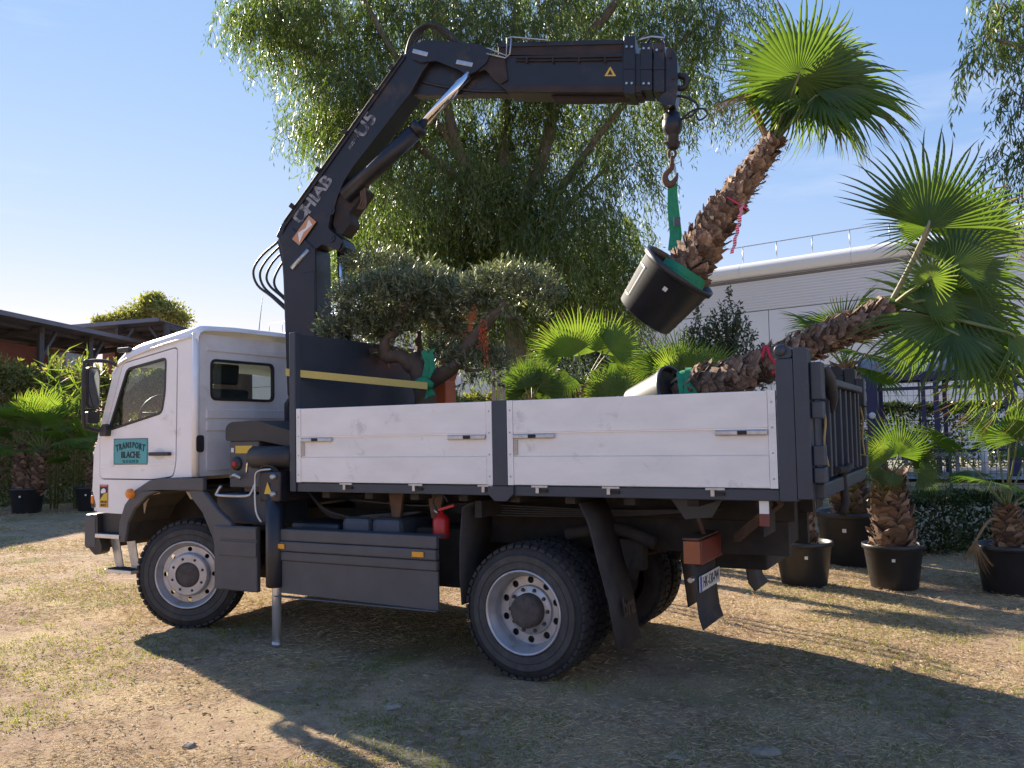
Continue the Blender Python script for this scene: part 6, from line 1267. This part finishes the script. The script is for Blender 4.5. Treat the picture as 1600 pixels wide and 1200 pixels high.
us = [-34, -28, -22, -16, -10, -5.2, -1.0, 4.6, 10.2, 15.8, 22]; zs = [.6, 2.0, 3.4, 4.8, 6.05]
for i_ in range(len(us)-1):
    for j in range(len(zs)-1): wbox(us[i_]+.015, us[i_+1]-.015, 0, .125, zs[j]+.012, zs[j+1]-.012, 'wall_panel', 'wall_white')
wbox(-34, 22, .03, .125, 6.07, 7.2, 'cladding_back', 'wall_white')
for k in range(11): wbox(-34, 22, .0, .032, 6.09+k*.10, 6.145+k*.10, 'cladding_rib', 'wall_white')
wbox(-34, 22, -.02, .2, 7.16, 7.25, 'parapet_drip', 'joint_dark')
for k in range(14):
    u0, u1 = -34+4*k, -34+4*(k+1); prof = [(-.10+.0, 7.25)]+[(.22-.38*math.sin(t), 7.56-.32*math.cos(t)) for t in [PI*q/10 for q in range(11)]]+[(.6, 7.88), (.6, 7.25)]; pm_ = MB(); m_ = len(prof)
    for u in (u0+.004, u1-.004): pm_.v += [tuple(WP(u, v, z)) for v, z in prof]
    pm_.f += [(q, (q+1) % m_, m_+(q+1) % m_, m_+q) for q in range(m_)]; pm_.sm += [True]*m_; pm_.build('parapet_coping', 'parapet_white', WH)
for k in range(41): p = WP(-32+1.3*k, .45, 7.85); MB().tube([p, p+Vector((0, 0, .72))], .020, 6).build('railing_post', 'galvanised', WH)
for z in (8.56,): MB().tube([WP(-32, .45, z), WP(21, .45, z)], .018, 6).build('railing_bar', 'galvanised', WH)
# ================================================================== bus shelter, pavement, fence
pv = MB(); c0 = at(1470, 735, 19.5); pv.add([(-14, 12.8, .812), (14, 12.8, .812), (14, 25, .812), (-14, 25, .812)], [(0, 1, 2, 3)]); o = pv.build('pavement', 'pavement'); o['kind'] = 'structure'
B0 = at(1368, 735, 18.3); B0.z = .81; be = Vector((.985, -.03, 0)).normalized(); bnn = Vector((.03, .985, 0)).normalized()
def BP(u, v, z): p = B0+be*u+bnn*v; return Vector((p.x, p.y, .815+z))
BS = thing('bus_shelter', 'blue bus shelter with a barrel glass roof behind the wire fence', 'shelter', B0)
for u, v, s in ((0, 0, .22), (2.55, 0, .22), (.98, 0, .08), (1.22, .0, .10), (0, 1.3, .10), (2.55, 1.3, .10), (1.3, 1.3, .08)): MB().bar(BP(u, v, 0), BP(u, v, 2.02), s).build('post', 'shelter_blue', BS)
for u in (-.2,): MB().lathe([(0, -.01), (.07, -.01), (.07, .0), (0, 0)], tuple(BP(.0, -.13, 1.25)), 'Y', 18).build('badge', 'label_white', BS)
MB().bar(BP(-.2, 0, 2.06), BP(2.9, 0, 2.06), .12, .16).build('eave_beam', 'shelter_blue', BS); MB().bar(BP(-.2, 0, 1.80), BP(2.9, 0, 1.80), .06, .07).build('lower_beam', 'shelter_blue', BS); MB().bar(BP(-.2, 1.3, 2.06), BP(2.9, 1.3, 2.06), .12, .16).build('eave_beam', 'shelter_blue', BS)
for u0, u1 in ((-.25, .28), (.32, 1.62), (1.66, 2.9)):
    rf = MB(); q = 12
    for u in (u0+.02, u1-.02):
        for k in range(q+1): a_ = PI*k/q; rf.v.append(tuple(BP(u, .65-.68*math.cos(a_), 2.12+.40*math.sin(a_))))
    rf.f += [(k, k+1, q+2+k, q+1+k) for k in range(q)]; rf.sm += [True]*q; rf.build('roof_vault', 'shelter_grey', BS)
for u in (-.25, .30, 1.64, 2.9): MB().tube([BP(u, .65-.70*math.cos(PI*k/12), 2.12+.42*math.sin(PI*k/12)) for k in range(13)], .035, 6).build('roof_hoop', 'shelter_blue', BS)
MB().bar(BP(.1, 1.1, .48), BP(2.45, 1.1, .48), .35, .06).build('bench', 'shelter_blue', BS)
for u in (.5, 2.0): MB().bar(BP(u, 1.1, 0), BP(u, 1.1, .45), .08).build('bench_leg', 'shelter_grey', BS)
wpst = tag(MB().tube([BP(2.05, -.5, 0), BP(2.05, -.5, .95)], .06, 10).lathe([(0, 1.02), (.08, 1.0), (.09, .94), (.06, .90)], tuple(BP(2.05, -.5, 0)), 'Z', 12).build('white_post', 'label_white'), 'short white post standing in front of the bus shelter', 'post')
sb = thing('street_bench', 'grey street bench beside the bus shelter seen through the fence', 'bench', BP(1.2, -.9, 0))
MB().bar(BP(.75, -.9, .45), BP(1.75, -.9, .45), .35, .05).build('seat', 'shelter_grey', sb)
for u in (.85, 1.6): MB().bar(BP(u, -.9, 0), BP(u, -.9, .43), .07).build('leg', 'shelter_grey', sb)
def fence(label, a, b_, z0, z1, nb, step_u=.10, step_z=.20):
    t = thing('wire_fence', label, 'fence', a); e = (b_-a); Lh = e.length; e.normalize()
    for k in range(nb+1):
        p = a+e*(Lh*k/nb); MB().bar(Vector((p.x, p.y, z0-.3)), Vector((p.x, p.y, z1+.04)), .05).build('post', 'fence_wire', t)
        if k < nb:
            m_ = MB(); l = Lh/nb; q = int(l/step_u)
            for j in range(1, q): pp = p+e*(l*j/q); m_.bar(Vector((pp.x, pp.y, z0)), Vector((pp.x, pp.y, z1)), .007)
            q = int((z1-z0)/step_z)
            for j in range(q+1): z = z0+(z1-z0)*j/q; m_.bar(Vector((p.x, p.y, z)), Vector((p.x+e.x*l, p.y+e.y*l, z)), .009)
            o = m_.build('wire_mesh', 'fence_wire', t, recalc=False); o['kind'] = 'stuff'
fence('green welded wire fence between the hedge and the bus shelter', at(1250, 780, 15.3), at(1720, 780, 15.6), .55, 1.35, 4)
fence('green welded wire fence behind the bus shelter hedge', at(1240, 700, 22.5), at(1740, 700, 22.5), .8, 2.95, 5, .14, .16)
wpz = gz(-6.2, 7)
for i_, (px, lab) in enumerate(((771, 'left grey wooden stake behind the stake post'), (779, 'middle grey wooden stake behind the stake post'), (787, 'right grey wooden stake behind the stake post'))):
    p = at(px, 640, 11+.15*i_); tag(MB().bar(Vector((p.x, p.y, 0)), at(px, 575+12*i_, 11+.15*i_), .035).build('wooden_stake', 'wood_post'), lab, 'stake', 'wooden stakes behind the bed')
